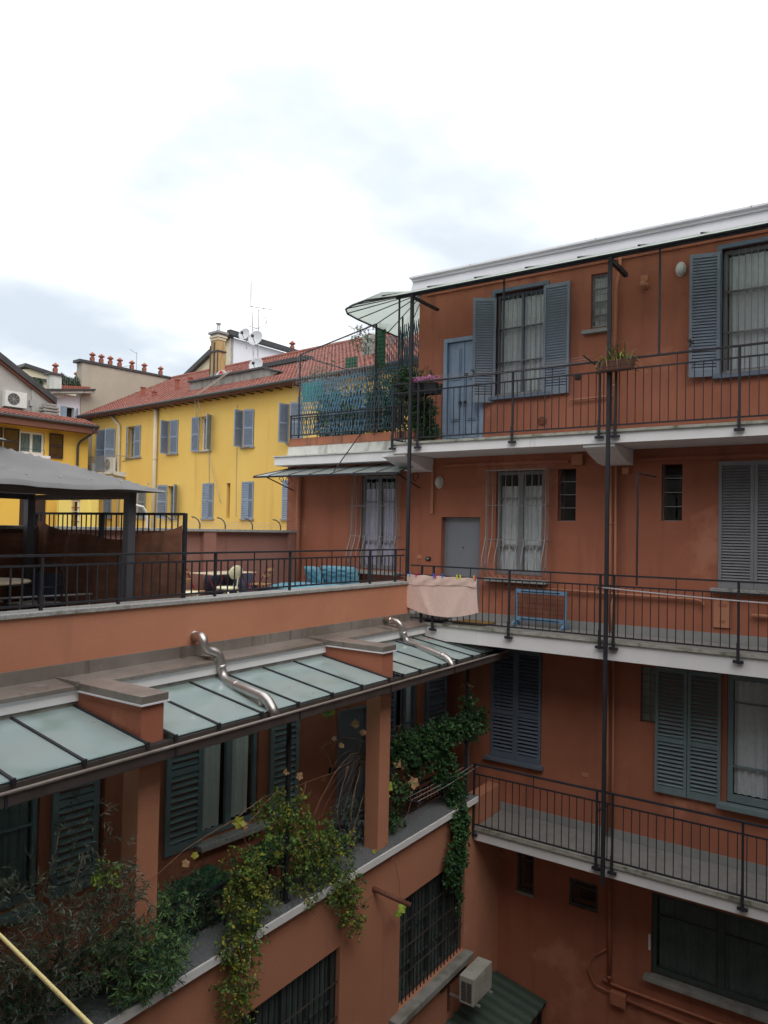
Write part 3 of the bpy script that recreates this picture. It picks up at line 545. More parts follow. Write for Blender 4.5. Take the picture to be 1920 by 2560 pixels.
MB().box(XW-0.012, XW-0.002, 4.42, 4.54, 4.86, 4.93).build('wall_plate', TERRA2, B)
# ---- middle floor
def belly_grille(y0, y1, z0, z1, label):
    gr = MB().box(XW-0.162, XW-0.154, y0-0.02, y1+0.02, z1-0.03, z1-0.01); gr.box(XW-0.16, XW+0.02, y0-0.025, y0-0.012, z1-0.03, z1-0.012); gr.box(XW-0.16, XW+0.02, y1+0.012, y1+0.025, z1-0.03, z1-0.012)
    gr = gr.build('window_grille', IRON2, B); gr['label'] = label
    pts = [(0, 0, 0), (0, 0, -0.95), (0, 0, -1.25), (-0.05, 0, -1.42), (-0.14, 0, -1.62), (-0.17, 0, -1.78), (-0.15, 0, -1.90), (-0.08, 0, -1.98), (0.0, 0, -2.02)]
    km = mesh_of(MB().tube(pts, 0.0095, 6), IRON2, True); n = 9
    for i in range(n+1): piece('bar', gr, (0, 0, 0), (XW-0.15, y0+i*(y1-y0)/n, z1), IRON2, mesh=km, key=('belly',))
    for z in (z1-0.68, z1-1.32):
        mb = MB().tube([(XW+0.0, y1+0.02, z), (XW-0.165, y1+0.02, z), (XW-0.165, y0-0.02, z), (XW+0.0, y0-0.02, z)], 0.008, 6); mb.build('cross_bar', IRON2, gr)
    for y in (y0-0.01, y1+0.01):   # side bars with a curl
        for dx in (0.05, 0.10): MB().tube([(XW-0.15+dx, y, z1), (XW-0.15+dx, y, z1-1.3), (XW-0.20+dx, y, z1-1.6), (XW-0.22+dx, y, z1-1.8), (XW-0.15+dx, y, z1-1.98)], 0.006, 5).build('side_bar', IRON2, gr)
        MB().tube([(XW-0.22+0.05*math.cos(a/3)*(1-a/22), y, z1-1.85+0.05*math.sin(a/3)*(1-a/22)) for a in range(0, 20)], 0.006, 5).build('scroll', IRON2, gr)
belly_grille(8.46, 9.62, 8.22, 10.30, 'bellied grey grille over the terrace window')
belly_grille(5.23, 6.42, 8.22, 10.30, 'bellied grey grille over the window right of the grey door')
cl = [(0.06, 0.48, 0.03, 0.86, CURTL), (0.53, 0.95, 0.03, 0.86, CURTL)]
window(B, (XW+0.10, 9.49, 8.29), DN, 0.90, 1.98, SHUTM, 2, (0.30, 0.72), 0.06, cl, mull=0.09, label='grey framed window with lilac curtains')
window(B, (XW+0.10, 6.285, 8.33), DN, 0.95, 1.94, SHUTM, 2, (0.28, 0.74), 0.06, [(0.06, 0.47, 0.03, 0.86, CURT), (0.56, 0.95, 0.03, 0.86, CURT)], mull=0.10, label='grey framed window with white curtains')
for y0, y1 in ((8.40, 9.66), (5.20, 6.46)): MB().box(XW-0.20, XW+0.05, y0, y1, 8.19, 8.255).build('window_sill', COPING, B, bev=0.006)
dr = MB().box(XW+0.12, XW+0.17, 6.625, 7.475, 7.425, 9.395).build('door', DOORG, B); dr['label'] = 'plain flat grey door'
MB().lathe((XW+0.12, 7.04, 8.80), [(0.001, 0.006), (0.016, 0.006), (0.016, -0.001)], 10, Matrix.Rotation(rad(-90), 3, 'Y')).build('peephole', BLACK, dr)
for (y0, y1, z0, z1) in ((4.72, 5.06, 9.34, 10.29), (2.91, 3.24, 9.36, 10.31)):
    w_ = MB(); w_.box(XW+0.10, XW+0.13, y0+0.002, y0+0.02, z0, z1); w_.box(XW+0.10, XW+0.13, y1-0.02, y1-0.002, z0, z1)
    w_ = w_.build('louvre_window', SHUTG, B)
    for k in range(4):
        piece('glass_louvre', w_, (0.008, y1-y0-0.04, 0.235), (XW+0.12, (y0+y1)/2, z0+0.12+k*0.237), GLASS, Matrix.Rotation(rad(8), 3, 'Y'))
        MB().box(XW+0.08, XW+0.10, y0+0.02, y1-0.02, z0+k*0.237+0.0, z0+k*0.237+0.010).build('louvre_clip', GALV, w_)
for y0, w_ in ((2.35, 0.515), (1.83, 0.515)): shutter(B, (XW+0.0, y0, 8.30), DN, w_, 2.02, SHUTM, 0.046, (), False, tilt=50, sd=0.05)
MB().box(XW-0.13, XW+0.0, 1.1, 2.45, 8.235, 8.295).build('window_sill', COPING, B, bev=0.006)
# gas box with lettering
gb = MB().box(XW-0.03, XW-0.002, 2.155, 2.41, 7.665, 8.11).build('gas_box', TERRA2, B, bev=0.004)
def text(body, size, parent, M_, m_, name='lettering', ext=0.002):
    cu_ = bpy.data.curves.new('t', 'FONT'); cu_.body = body; cu_.size = size; cu_.extrude = ext; cu_.align_x = 'CENTER'; cu_.align_y = 'CENTER'
    ob = bpy.data.objects.new('t', cu_); COL.objects.link(ob); dg = bpy.context.evaluated_depsgraph_get(); me = bpy.data.meshes.new_from_object(ob.evaluated_get(dg))
    bpy.data.objects.remove(ob); me.materials.clear(); me.materials.append(m_)
    o = bpy.data.objects.new(name, me); COL.objects.link(o); o.parent = parent; w = FR[0] @ M_; l = WM[parent.name].inverted() @ w; o.location = l.to_translation(); o.rotation_euler = l.to_euler(); WM[o.name] = w; return o
def face_negx(x, y, z): return Matrix(((0, 0, -1, x), (-1, 0, 0, y), (0, 1, 0, z), (0, 0, 0, 1)))
text('GAS', 0.07, gb, face_negx(XW-0.034, 2.28, 8.02), TERRA); text('699', 0.06, gb, face_negx(XW-0.034, 2.28, 7.76), TERRA)
# ---- low floor
for y0 in (6.31, 5.81): shutter(B, (XW-0.01, y0, 4.90), DN, 0.495, 2.03, SHUT, 0.068, (0.85,), True, sd=0.05)
MB().box(XW-0.10, XW+0.02, 5.25, 6.41, 4.83, 4.895).build('window_sill', SHUT, B, bev=0.006)
for y0 in (3.29, 2.78): shutter(B, (XW-0.045, y0, 4.88), DN, 0.50, 2.05, SHUTG, 0.068, (0.88,), True, sd=0.05)
window(B, (XW+0.05, 2.195, 4.94), DN, 1.24, 2.0, SHUTG, 2, (0.28, 0.78), 0.08, [(0.07, 0.46, 0.06, 0.95, CURT), (0.54, 0.93, 0.06, 0.95, CURTL)], mull=0.10, label='green grey framed window with pale curtains')
MB().box(XW-0.14, XW+0.04, 0.9, 2.33, 4.84, 4.93).build('window_sill', SHUTG, B, bev=0.008)
gbk = MB().box(XW+0.10, XW+0.12, 3.255, 3.545, 5.975, 6.895).build('glass_brick_window', CONC, B)
for k in range(7):
    for j in range(2): piece('glass_brick', gbk, (0.03, 0.135, 0.12), (XW+0.095, 3.33+j*0.145, 6.045+k*0.131), FROSTA, bev=0.006)
# ---- ground floor
for (y0, y1, z0, z1) in ((5.41, 5.74, 2.55, 3.3), (4.23, 4.74, 2.57, 3.05)):
    window(B, (XW+0.05, y1-0.005, z0+0.005), DN, y1-y0-0.01, z1-z0-0.01, BARSG, 1, (0.75,), 0.035)
MB().box(XW-0.03, XW+0.03, 5.39, 5.76, 2.50, 2.548).build('window_sill', CONC, B)
lw = window(B, (XW+0.08, 3.32, 1.88), DN, 3.1, 1.31, BARSG, 3, (0.72,), 0.06, [(0.03, 0.97, 0.05, 0.97, PANEBK)], mull=0.09, label='wide dark green framed ground floor window')
MB().box(XW-0.16, XW+0.06, 0.1, 3.42, 1.80, 1.865).build('window_sill', CONC, B, bev=0.006)
MB().box(XW-0.025, XW-0.002, 3.335, 3.37, 2.25, 2.50).build('wall_plate', WHITE, B)
XC = XW-0.05
pipe('drainpipe', [(XC, 4.02, 3.6), (XC, 4.0, 1.50)], 0.035, TERRA, 'terracotta drainpipe down the ground floor wall under the galleries', 'drainpipe', rings=[((XC, 4.01, 2.6), (0, 0, 1)), ((XC, 4.0, 1.6), (0, 0, 1))])
pipe('wall_pipe', [(XC, 4.12, 1.52), (XC, 3.9, 1.49), (XC, 0.0, 1.46)], 0.022, TERRA, 'upper of two thin pipes running right along the ground floor wall', 'pipe')
pipe('wall_pipe', [(XC, 3.75, 1.32), (XC, 0.0, 1.20)], 0.03, TERRA, 'lower of two pipes running right from the ground floor junction box', 'pipe')
pipe('cable', [(XC, 4.05, 2.05), (XC, 4.28, 1.85), (XC, 4.38, 1.6), (XC, 4.25, 1.38), (XC, 3.97, 1.34)], 0.014, TERRA, 'cable curling in a loop into the ground floor junction box', 'cable')
MB().box(XW-0.12, XW-0.003, 3.71, 3.97, 1.19, 1.40).build('junction_box', TERRA, B, bev=0.008)

# ================================================================ RAILINGS OF THE GALLERIES
BARK_ = {}
def railing(name, label, P0, P1, z0, h, posts, group, sp=0.125, low=True, gap=0.17, hooks=True, studs=True, barr=0.006, cat='railing', out=None):
    """railing between two plan points; posts given as distances from P0"""
    a = Vector((P1[0]-P0[0], P1[1]-P0[1], 0)); Ln = a.length; a.normalize(); M = OM((P0[0], P0[1], z0), a); M3 = M.to_3x3()
    t = thing(name, (P0[0], P0[1], z0), label, cat, group)
    mb = MB(); mb.box(0, Ln, -0.022, 0.022, h-0.014, h+0.012, M); mb.build('top_rail', IRON, t)
    MB().box(0, Ln, -0.010, 0.010, h-gap-0.012, h-gap+0.012, M).build('upper_bar', IRON, t)
    MB().box(0, Ln, -0.012, 0.012, 0.055, 0.079, M).build('lower_bar', IRON, t)
    for d_ in posts:
        pm = MB().box(-0.016, 0.016, -0.016, 0.016, -0.10 if hooks else 0, h-0.015)
        if hooks: pm.box(-0.022, 0.022, -0.028, -0.0161, -0.14, 0.16)
        if hooks: pm.box(-0.07, 0.07, -0.022, 0.02, -0.135, -0.095)
        piece('post', t, (0, 0, 0), M @ Vector((d_, 0 if not hooks else -0.0, 0)), IRON, M3, key=('post', h, hooks), mesh=mesh_of(pm, IRON))
    n = int(round(Ln/sp)); ps = sorted(posts); 
    hb = h-gap-0.012-0.079
    for i in range(1, n):
        x = i*Ln/n
        if min([abs(x-p) for p in ps]+[9]) < sp*0.35: continue
        piece('bar', t, (barr*2, barr*2, hb), M @ Vector((x, 0, 0.079+hb/2)), IRON, M3)
    if studs:
        ed = [0]+ps+[Ln]
        for i in range(len(ed)-1):
            L_ = ed[i+1]-ed[i]
            if L_ > 1.0:
                k = max(1, int(round(L_/0.9))-1)
                for j in range(1, k+1): x = ed[i]+L_*j/(k+1); x = round(x*n/Ln)*Ln/n; piece('stud', t, (0.012, 0.012, gap-0.026), M @ Vector((x, 0, h-gap/2)), IRON, M3)
    return t
XR = 11.79
railing('gallery_railing', 'dark iron railing of the topmost gallery right of the corner pole', (XR, 7.50), (XR, -3.0), 10.79, 1.11, [0.12, 2.04, 3.56, 3.82, 5.62, 7.5, 9.4], 'railings along the galleries')
railing('gallery_railing', 'dark iron railing of the middle gallery behind the pink towel', (XR, 7.47), (XR, -3.0), 7.43, 1.04, [0.24, 0.49, 2.0, 3.58, 3.80, 5.60, 7.5], 'railings along the galleries')
railing('gallery_railing', 'dark iron railing of the lowest gallery on the right', (XR, 6.10), (XR, -3.0), 3.94, 1.11, [0.02, 2.20, 2.45, 4.31, 6.2], 'railings along the galleries')
railing('gallery_railing', 'short end railing with close bars at the left end of the topmost gallery', (XR, 7.97), (XR, 7.56), 10.79, 1.11, [0.02], 'railings along the galleries', studs=False)
railing('gallery_railing', 'cross railing at the end of the topmost gallery in front of the shrub', (11.83, 7.98), (12.86, 7.98), 10.79, 1.11, [], 'railings along the galleries', studs=False, hooks=False, sp=0.11)
# tall poles
def pole(y, z0, z1, label, w=0.055):
    t = thing('support_pole', (XR-0.045, y, z0), label, 'pole', 'tall square poles in front of the galleries')
    MB().box(XR-0.045-w/2, XR-0.045+w/2, y-w/2, y+w/2, z0, z1).build('shaft', IRON, t)
    return t
p = pole(7.53, 6.72, 13.58, 'tall dark square pole at the courtyard corner carrying the top canopy')
MB().box(XR-0.045, 12.7, 7.50, 7.56, 13.50, 13.545).build('arm', IRON, p)
p = pole(3.78, 3.62, 13.56, 'tall dark square pole running past all galleries at the right')
MB().box(XR-0.045, 12.6, 3.75, 3.81, 13.48, 13.55).build('arm', IRON, p)
# hanging bars and T bracket
for y in (5.66, 3.02, 7.85):
    t = thing('hanging_bar', (XR, y, 11.9), {5.66: 'thin dark upright bar between top railing and canopy in front of the left window', 3.02: 'thin dark upright bar between top railing and canopy in the middle of the wall', 7.85: 'dark upright bar left of the corner pole under the curved canopy'}[y], 'bar', 'upright bars between the top railing and the canopy')
    MB().box(XR-0.014, XR+0.014, y-0.014, y+0.014, 11.90, 13.62).build('rod', IRON, t); MB().box(XR-0.02, XR+0.02, y-0.02, y+0.02, 11.895, 11.93).build('foot', IRON, t)
t = thing('hook_bar', (XR, 3.32, 8.46), 'thin upright bar with a short arm on the middle gallery railing', 'bar')
MB().box(XR-0.012, XR+0.012, 3.308, 3.332, 8.33, 10.09).build('rod', IRON, t); MB().tube([(XR, 3.32, 10.08), (12.42, 3.21, 10.06)], 0.012, 6).build('arm', IRON, t)
# ---- top canopy
T = thing('glass_canopy', (XG, 2.0, 13.55), 'pale translucent canopy along the roof edge with a rounded overhanging corner', 'canopy')
def cz_(x): return 13.54 + (x-11.50)*0.35
ys = [8.0, 7.0, 6.05, 5.1, 4.2, 3.25, 2.35, 1.4, 0.5, -0.5, -1.5, -2.5, -3.5]
for i in range(len(ys)-1):
    MB().prism([(11.50, ys[i]-0.01, cz_(11.50)), (XW-0.01, ys[i]-0.01, cz_(XW)), (XW-0.01, ys[i+1]+0.01, cz_(XW)), (11.50, ys[i+1]+0.01, cz_(11.50))], (0, 0, 0.012)).build('canopy_pane', FROSTU, T)
for y in ys: MB().tube([(11.42, y, cz_(11.42)+0.02), (XW, y, cz_(XW)+0.02)], 0.014, 5).build('rib', IRON, T)
Pv = Vector((XW+0.03, 7.98, cz_(XW)))
bd = [(11.42, 8.0), (11.62, 8.55), (11.74, 8.95), (11.88, 9.22), (12.15, 9.38), (12.6, 9.44), (13.2, 9.46), (13.8, 9.48), (14.5, 9.50)]
for i in range(len(bd)-1):
    a, b = bd[i], bd[i+1]
    MB().prism([Pv, (b[0], b[1], 13.60), (a[0], a[1], 13.60)], (0, 0, 0.012)).build('canopy_pane', FROSTU, T)
for a in bd[1:]: MB().tube([Pv+Vector((0, 0, 0.0)), (a[0], a[1], 13.59)], 0.011, 5).build('rib', IRON, T)
MB().prism([Pv, (14.5, 9.5, 13.60), (14.5, 8.0, 14.03)], (0, 0, 0.012)).build('canopy_pane', FROSTU, T)
MB().tube([(11.72, -3.5, 13.585), (11.72, 8.0, 13.585)]+[(a[0], a[1], 13.58) for a in bd[1:]], 0.018, 6).build('edge_beam', IRON, T)
MB().box(11.74, 11.79, -3.5, 7.9, 13.545, 13.60).build('edge_beam', IRON, T)
# ================================================================ LEFT WING (faces -y) : lower wall, gallery, glass roof, terrace
Wg = thing('terrace_wing', (8.0, 7.0, 0), 'terracotta wing at the left with a covered gallery below and a roof terrace above', 'building')
wins = [(9.50, 11.53, 1.95, 3.55), (6.02, 8.04, 1.6, 3.55), (2.4, 4.4, 1.6, 3.55)]
wall_y('wall', Wg, TERRA2, 6.10, -1.0, XW-0.01, 0.0, 4.405, wins, thick=0.25)
MB().box(-1, 11.53, 6.36, 6.45, 0.0, 3.7).build('dark_room_sheet', DARKIN, Wg)
MB().box(-1, 11.83, 6.00, 6.12, 4.405, 4.497).build('ledge_band', WHITE, Wg)
for i, (a, b) in enumerate(((-1.0, 1.2), (1.205, 3.3), (3.305, 5.35), (5.355, 7.3), (7.305, 9.35), (9.355, 11.30), (11.305, 11.83))):
    piece('ledge_slab', Wg, (b-a, 0.50, 0.035), ((a+b)/2, 6.272, 4.4895), STONE, bev=0.004)
MB().box(-1, XW-0.01, 6.36, 8.6, 3.72, 3.93).build('gallery_floor', FLOOR, Wg)
for (x0, x1, z0, z1) in [w[:] for w in wins]:
    w_ = window(Wg, (x0+0.005, 6.22, z0+0.005), (1, 0, 0), x1-x0-0.01, z1-z0-0.01, BARSG, 4, (0.3, 0.62), 0.06, [(0.02, 0.98, 0.02, 0.98, PANEBK)], mull=0.06, label='wide ground floor window behind bars')  # the curtain here is a dark green backing that tones the panes
    gr = MB().box(x0, x1, 6.135, 6.143, z1-0.03, z1-0.01).build('window_grille', IRON, Wg)
    n = int((x1-x0)/0.105)
    for i in range(n): piece('bar', gr, (0.014, 0.014, z1-z0-0.01), (x0+(i+0.5)*(x1-x0)/n, 6.14, (z0+z1)/2), IRON)
    for c in (0.27, 0.52, 0.76): piece('cross_bar', gr, (x1-x0, 0.008, 0.022), ((x0+x1)/2, 6.128, z0+c*(z1-z0)), GUTT)
    MB().box(x0-0.25 if x0 > 9 else x0-0.1, x1+0.05, 5.92, 6.20, z0-0.10, z0-0.002).build('window_sill', CONC, Wg, bev=0.008)
# inner wall of the covered gallery, turned six degrees
FR[0] = Q6
YI = 8.18
ho = [(3.15, 3.86, 4.98, 7.05), (5.98, 6.95, 4.98, 7.05), (8.55, 9.26, 3.93, 6.24), (9.98, 10.58, 4.98, 7.05)]
wall_y('wall', Wg, TERRA, YI, -1.5, 11.25, 3.93, 7.16, ho, thick=0.25)
MB().box(-1.5, 11.2, YI+0.45, YI+0.5, 3.93, 7.1).build('dark_room_sheet', DARKIN, Wg)
window(Wg, (3.16, YI+0.06, 5.0), (1, 0, 0), 0.69, 2.04, SHUTG, 1, (0.4,), 0.05, [(0.05, 0.95, 0.02, 0.97, CURTG)], label='gallery window with green grey curtain')
window(Wg, (5.99, YI+0.06, 5.0), (1, 0, 0), 0.95, 2.04, SHUTG, 2, (), 0.05, [(0.05, 0.42, 0.03, 0.97, CURTW), (0.56, 0.90, 0.05, 0.97, CURTW)], mull=0.09, label='gallery window with parted white curtains')
window(Wg, (9.99, YI+0.06, 5.0), (1, 0, 0), 0.58, 2.04, SHUT, 2, (0.35,), 0.045, [(0.5, 0.95, 0.02, 0.97, CURT)], label='gallery window behind the ivy')
for x0, m_ in ((3.98, SHUTG), (5.42, SHUTG), (7.13, SHUTG), (9.42, SHUT), (10.79, SHUT)):
    shutter(Wg, (x0, YI-0.035, 4.96), (1, 0, 0), 0.55 if x0 < 9 else (0.50 if x0 < 10 else 0.62), 2.06, m_, 0.085, (1.02,), True, st=0.07, sd=0.06)
MB().box(5.90, 7.05, YI-0.16, YI+0.03, 4.90, 4.975).build('window_sill', COPING, Wg, bev=0.006)
MB().box(3.05, 3.9, YI-0.12, YI+0.03, 4.90, 4.975).build('window_sill', SHUTG, Wg, bev=0.006)
df = MB().box(8.55, 8.60, YI-0.01, YI+0.08, 3.935, 6.24); df.box(9.21, 9.26, YI-0.01, YI+0.08, 3.935, 6.24); df.box(8.60, 9.21, YI-0.01, YI+0.08, 6.19, 6.24)
dd = df.build('door', DOORD, Wg); dd['label'] = 'flat dark grey gallery door'; MB().box(8.602, 9.208, YI+0.04, YI+0.075, 3.94, 6.188).build('leaf', DOORD, dd)
MB().box(8.36, 8.47, YI-0.03, YI-0.002, 5.31, 5.40).build('socket', BLACK, Wg, bev=0.006); MB().box(8.20, 8.30, YI-0.012, YI-0.002, 5.22, 5.31).build('wall_plate', TERRA2, Wg)
MB().box(4.57, 4.86, YI-0.10, YI-0.002, 3.94, 7.1).build('pilaster', TERRA, Wg)
FR[0] = I4
# pillars with the sloping cheek walls that pass through the glass
for x0, x1 in ((4.74, 5.0), (8.90, 9.17)):
    MB().box(x0, x1, 6.12, 6.36, 4.507, 6.80).build('pillar', TERRA2, Wg)
    MB().prism([(x0-0.005, 6.10, 6.76), (x0-0.005, 7.50, 6.90), (x0-0.005, 7.50, 7.335), (x0-0.005, 6.10, 7.335)], (x1-x0+0.01, 0, 0)).build('cheek_wall', TERRA, Wg)
    c = MB().box(x0-0.045, x1+0.045, 6.055, 7.20, 7.335, 7.35).build('drip_edge', WHITE2, Wg)
    MB().box(x0-0.035, x1+0.035, 6.065, 7.20, 7.352, 7.43).build('cap_flashing', ZINC, Wg, bev=0.004)
# flashing, fascia, parapet
MB().box(-1, XG+0.0, 7.17, 7.50, 7.30, 7.395).build('roof_edge_flashing', ZINC, Wg)
MB().prism([(-1, 7.10, 7.405), (-1, 7.46, 7.44), (-1, 7.46, 7.40), (-1, 7.10, 7.36)], (XG+1.0, 0, 0)).build('roof_edge_flashing', ZINC, Wg, bev=0.003)
for x in (1.6, 4.68, 6.62, 8.8, 10.6): MB().box(x-0.02, x+0.02, 7.085, 7.47, 7.40, 7.452).build('flashing_seam', ZINC, Wg)
MB().box(-1, XG, 7.46, 7.498, 7.40, 7.58).build('wall_flashing', ZINC, Wg)
MB().box(-1, XG, 7.14, 7.17, 7.235, 7.36).build('fascia_board', WHITE, Wg)
MB().box(-1, XG, 7.12, 7.14, 7.335, 7.362).build('fascia_trim', WHITE2, Wg)
MB().box(-1, XW-0.01, 7.17, 8.9, 7.165, 7.30).build('roof_slab', CONC, Wg)
MB().box(-1, XG+0.0, 7.50, 7.75, 7.30, 8.115).build('parapet', TERRA2, Wg)
for a, b in ((-1, 1.0), (1.005, 3.0), (3.005, 5.0), (5.005, 7.05), (7.055, 9.1), (9.105, 11.1), (11.105, 11.80)):
    piece('coping_stone', Wg, (b-a, 0.34, 0.05), ((a+b)/2, 7.63, 8.142), COPING, bev=0.005)
MB().box(-1, XW-0.01, 7.75, 12.2, 7.30, 7.50).build('terrace_floor', FLOOR, Wg)
MB().box(-1, XW-0.01, 11.55, 12.2, 0, 7.3).build('wall', MAUVE, Wg)

# ---- glass roof over the gallery
G = thing('glass_roof', (8.0, 6.6, 6.95), 'sloping frosted green glass roof with black ribs over the gallery', 'glass roof')
def gz(y): return 6.985 + (y-5.98)*0.155
rx = [0.12, 0.77, 1.42, 2.07, 2.72, 3.37, 4.02, 4.70]; r2_ = [5.04, 5.62, 6.27, 6.90, 7.56, 8.20, 8.86]; r3_ = [9.21, 9.70, 10.28, 10.85, 11.39, 11.76, 12.3]
for rr in (rx, r2_, r3_):
    for i in range(len(rr)-1):
        a, b = rr[i], rr[i+1]
        MB().prism([(a+0.004, 5.98, gz(5.98)), (b-0.004, 5.98, gz(5.98)), (b-0.004, 7.28, gz(7.28)), (a+0.004, 7.28, gz(7.28))], (0, 0, 0.012)).build('glass_pane', FROST, G)
    for x in rr:
        MB().prism([(x-0.014, 5.95, gz(5.95)+0.013), (x+0.014, 5.95, gz(5.95)+0.013), (x+0.014, 7.26, gz(7.26)+0.013), (x-0.014, 7.26, gz(7.26)+0.013)], (0, 0, 0.016)).build('rib', IRON, G)
        MB().box(x-0.02, x+0.02, 5.935, 5.965, 6.955, 7.015).build('rib_clip', IRON, G)
MB().box(0, 12.35, 5.985, 6.04, 6.90, 6.965).build('front_beam', IRON, G)
gt = MB(); gt.box(0, 12.4, 5.742, 5.752, 6.875, 6.975); gt.box(0, 12.4, 5.755, 5.98, 6.868, 6.882); gt.box(0, 12.4, 5.955, 5.965, 6.884, 6.97);  gt.box(12.4, 12.41, 5.74, 5.98, 6.87, 6.99)
gu = gt.build('gutter', GUTT, G); MB().box(0, 12.4, 5.72, 5.765, 6.977, 6.992).build('gutter_lip', ZINC, gu); MB().box(0.01, 12.38, 5.765, 5.95, 6.884, 6.925).build('silt', SILT, gu)
for x in (1.4, 3.2, 4.87, 6.69, 8.6, 10.4): MB().box(x-0.012, x+0.012, 5.733, 5.741, 6.87, 6.99).build('bracket', IRON, gu)
for x in (7.03, 11.71):
    t = thing('support_post', (x, 6.2, 4.5), 'slim dark post on the stone ledge in front of the gallery shutter' if x < 9 else 'slim dark post wrapped in ivy at the courtyard corner', 'post', 'slim posts under the glass roof'); MB().box(x-0.022, x+0.022, 6.18, 6.225, 4.508, 6.90).build('shaft', IRON, t); MB().box(x-0.05, x+0.05, 6.15, 6.25, 4.5075, 4.52).build('foot_plate', IRON, t)
lit = MB(); rl_ = random.Random(11)
for _ in range(70):
    x = rl_.uniform(3, 12); yy = rl_.choice([rl_.uniform(6.0, 7.2), rl_.uniform(5.78, 5.93)]); zz = (gz(yy)+0.02) if yy > 5.97 else 6.93
    a = rl_.uniform(0, 6.28); q = rl_.uniform(0.008, 0.020); c = Vector((x, yy, zz)); u_ = Vector((math.cos(a), math.sin(a), 0.1))*q; v_ = Vector((-math.sin(a), math.cos(a), 0.15))*q*0.6
    lit.quad(c-u_, c-v_, c+u_, c+v_)
lit.build('leaf_litter', [L_AUT], G, kind='stuff')
# rails of the wing
railing('terrace_railing', 'long dark iron railing along the terrace parapet', (-0.9, 7.60), (11.74, 7.60), 8.16, 0.60, [0.9, 2.45, 3.95, 5.45, 6.42, 7.94, 9.45, 11.55, 12.35], None, hooks=False, gap=0.11, sp=0.128, barr=0.0075)
railing('ledge_railing', 'low black railing behind the stone ledge of the covered gallery', (-0.9, 6.49), (11.65, 6.49), 4.50, 0.43, [2.2, 4.6, 5.62, 7.93, 9.8, 10.1, 12.3], None, hooks=False, gap=0.10, sp=0.115)
# steel pipes across the glass roof
pipe('steel_drainpipe', [(6.62, 7.52, 7.68), (6.50, 7.22, 7.72), (6.54, 7.20, 7.55), (6.70, 7.12, 7.50), (6.74, 7.08, 7.16), (6.62, 6.80, 7.16), (6.44, 6.02, 7.12), (6.42, 5.86, 6.92)], 0.060, STEEL, 'bent steel drainpipe crossing the glass roof left of the middle', 'drainpipe', 'bent steel pipes on the glass roof',
     rings=[((6.61, 7.485, 7.69), (0.1, 0.3, 0)), ((6.72, 7.10, 7.33), (0.04, -0.04, -0.34)), ((6.60, 6.70, 7.15), (0.19, 0.82, 0.09)), ((6.46, 6.10, 7.083), (0.19, 0.82, 0.09))], n=16)
pipe('steel_drainpipe', [(10.93, 7.51, 7.53), (10.90, 7.12, 7.53), (11.02, 7.06, 7.17), (10.92, 6.8, 7.15), (10.60, 5.97, 7.06), (10.57, 5.85, 6.90)], 0.054, STEEL, 'bent steel drainpipe at the right end of the glass roof by the towel', 'drainpipe', 'bent steel pipes on the glass roof',
     rings=[((10.915, 7.32, 7.53), (0, 1, 0)), ((10.97, 7.085, 7.33), (0.1, -0.06, -0.34)), ((10.65, 6.10, 7.07), (0.36, 0.9, 0.1))], n=16)
# outlet rod in the lower wall
pipe('outlet_pipe', [(8.78, 6.12, 4.03), (9.02, 5.62, 3.84)], 0.035, WOODR, 'rusty outlet pipe sticking out of the lower left wall', 'pipe')
# ================================================================ UNSEEN BUILDING behind and beside the viewpoint, added and raised to darken the courtyard
O = thing('unseen_shade_building', (-1.6, 0, 0), 'plain grey unseen building added behind and beside the viewpoint to darken the courtyard', 'building')
MB().box(-9, -0.9, -14, 16, 0, 17.5).build('rear_shade_block', CONC, O)
MB().box(-0.9, 20, -14, -6.0, 0, 17.5).build('side_shade_block', CONC, O)

# ================================================================ TERRACE: back wall, divider, gazebo, furniture
bw = thing('boundary_wall', (6, 11.3, 7.5), 'brown pink terrace wall with stone coping and curved wire spikes', 'wall')
MB().box(-1, 12.88, 11.30, 11.54, 7.5, 9.015).build('wall', MAUVE, bw)
for x0, x1 in ((9.95, 10.0), (10.06, 10.38), (12.55, 12.88)):
    if x1-x0 > 0.1: MB().box(x0, x1, 11.20, 11.299, 7.5, 9.01).build('pilaster', MAUVE, bw)
xs = [-1, 0.9, 2.8, 4.7, 6.6, 8.5, 10.4, 12.0, 12.88]
for i in range(len(xs)-1): piece('coping_stone', bw, (xs[i+1]-xs[i]-0.006, 0.42, 0.055), ((xs[i]+xs[i+1])/2, 11.39, 9.043), COPING, bev=0.005)
sp = mesh_of(MB().tube([(0, 0, 0), (0, 0.0, 0.10), (0, 0.05, 0.18), (-0.02, 0.12, 0.23), (-0.04, 0.20, 0.245)], 0.014, 6), LEAD, True)
for x in (9.45, 10.14, 10.82, 11.61, 12.5): piece('spike', bw, (0, 0, 0), (x, 11.42, 9.06), LEAD, mesh=sp, key=('spike',))
for k, z in enumerate((9.12, 9.17, 9.22)): MB().tube([(9.0, 11.42+0.02*k, z), (12.9, 11.42+0.02*k, z)], 0.003, 4).build('wire', WIREM, bw)
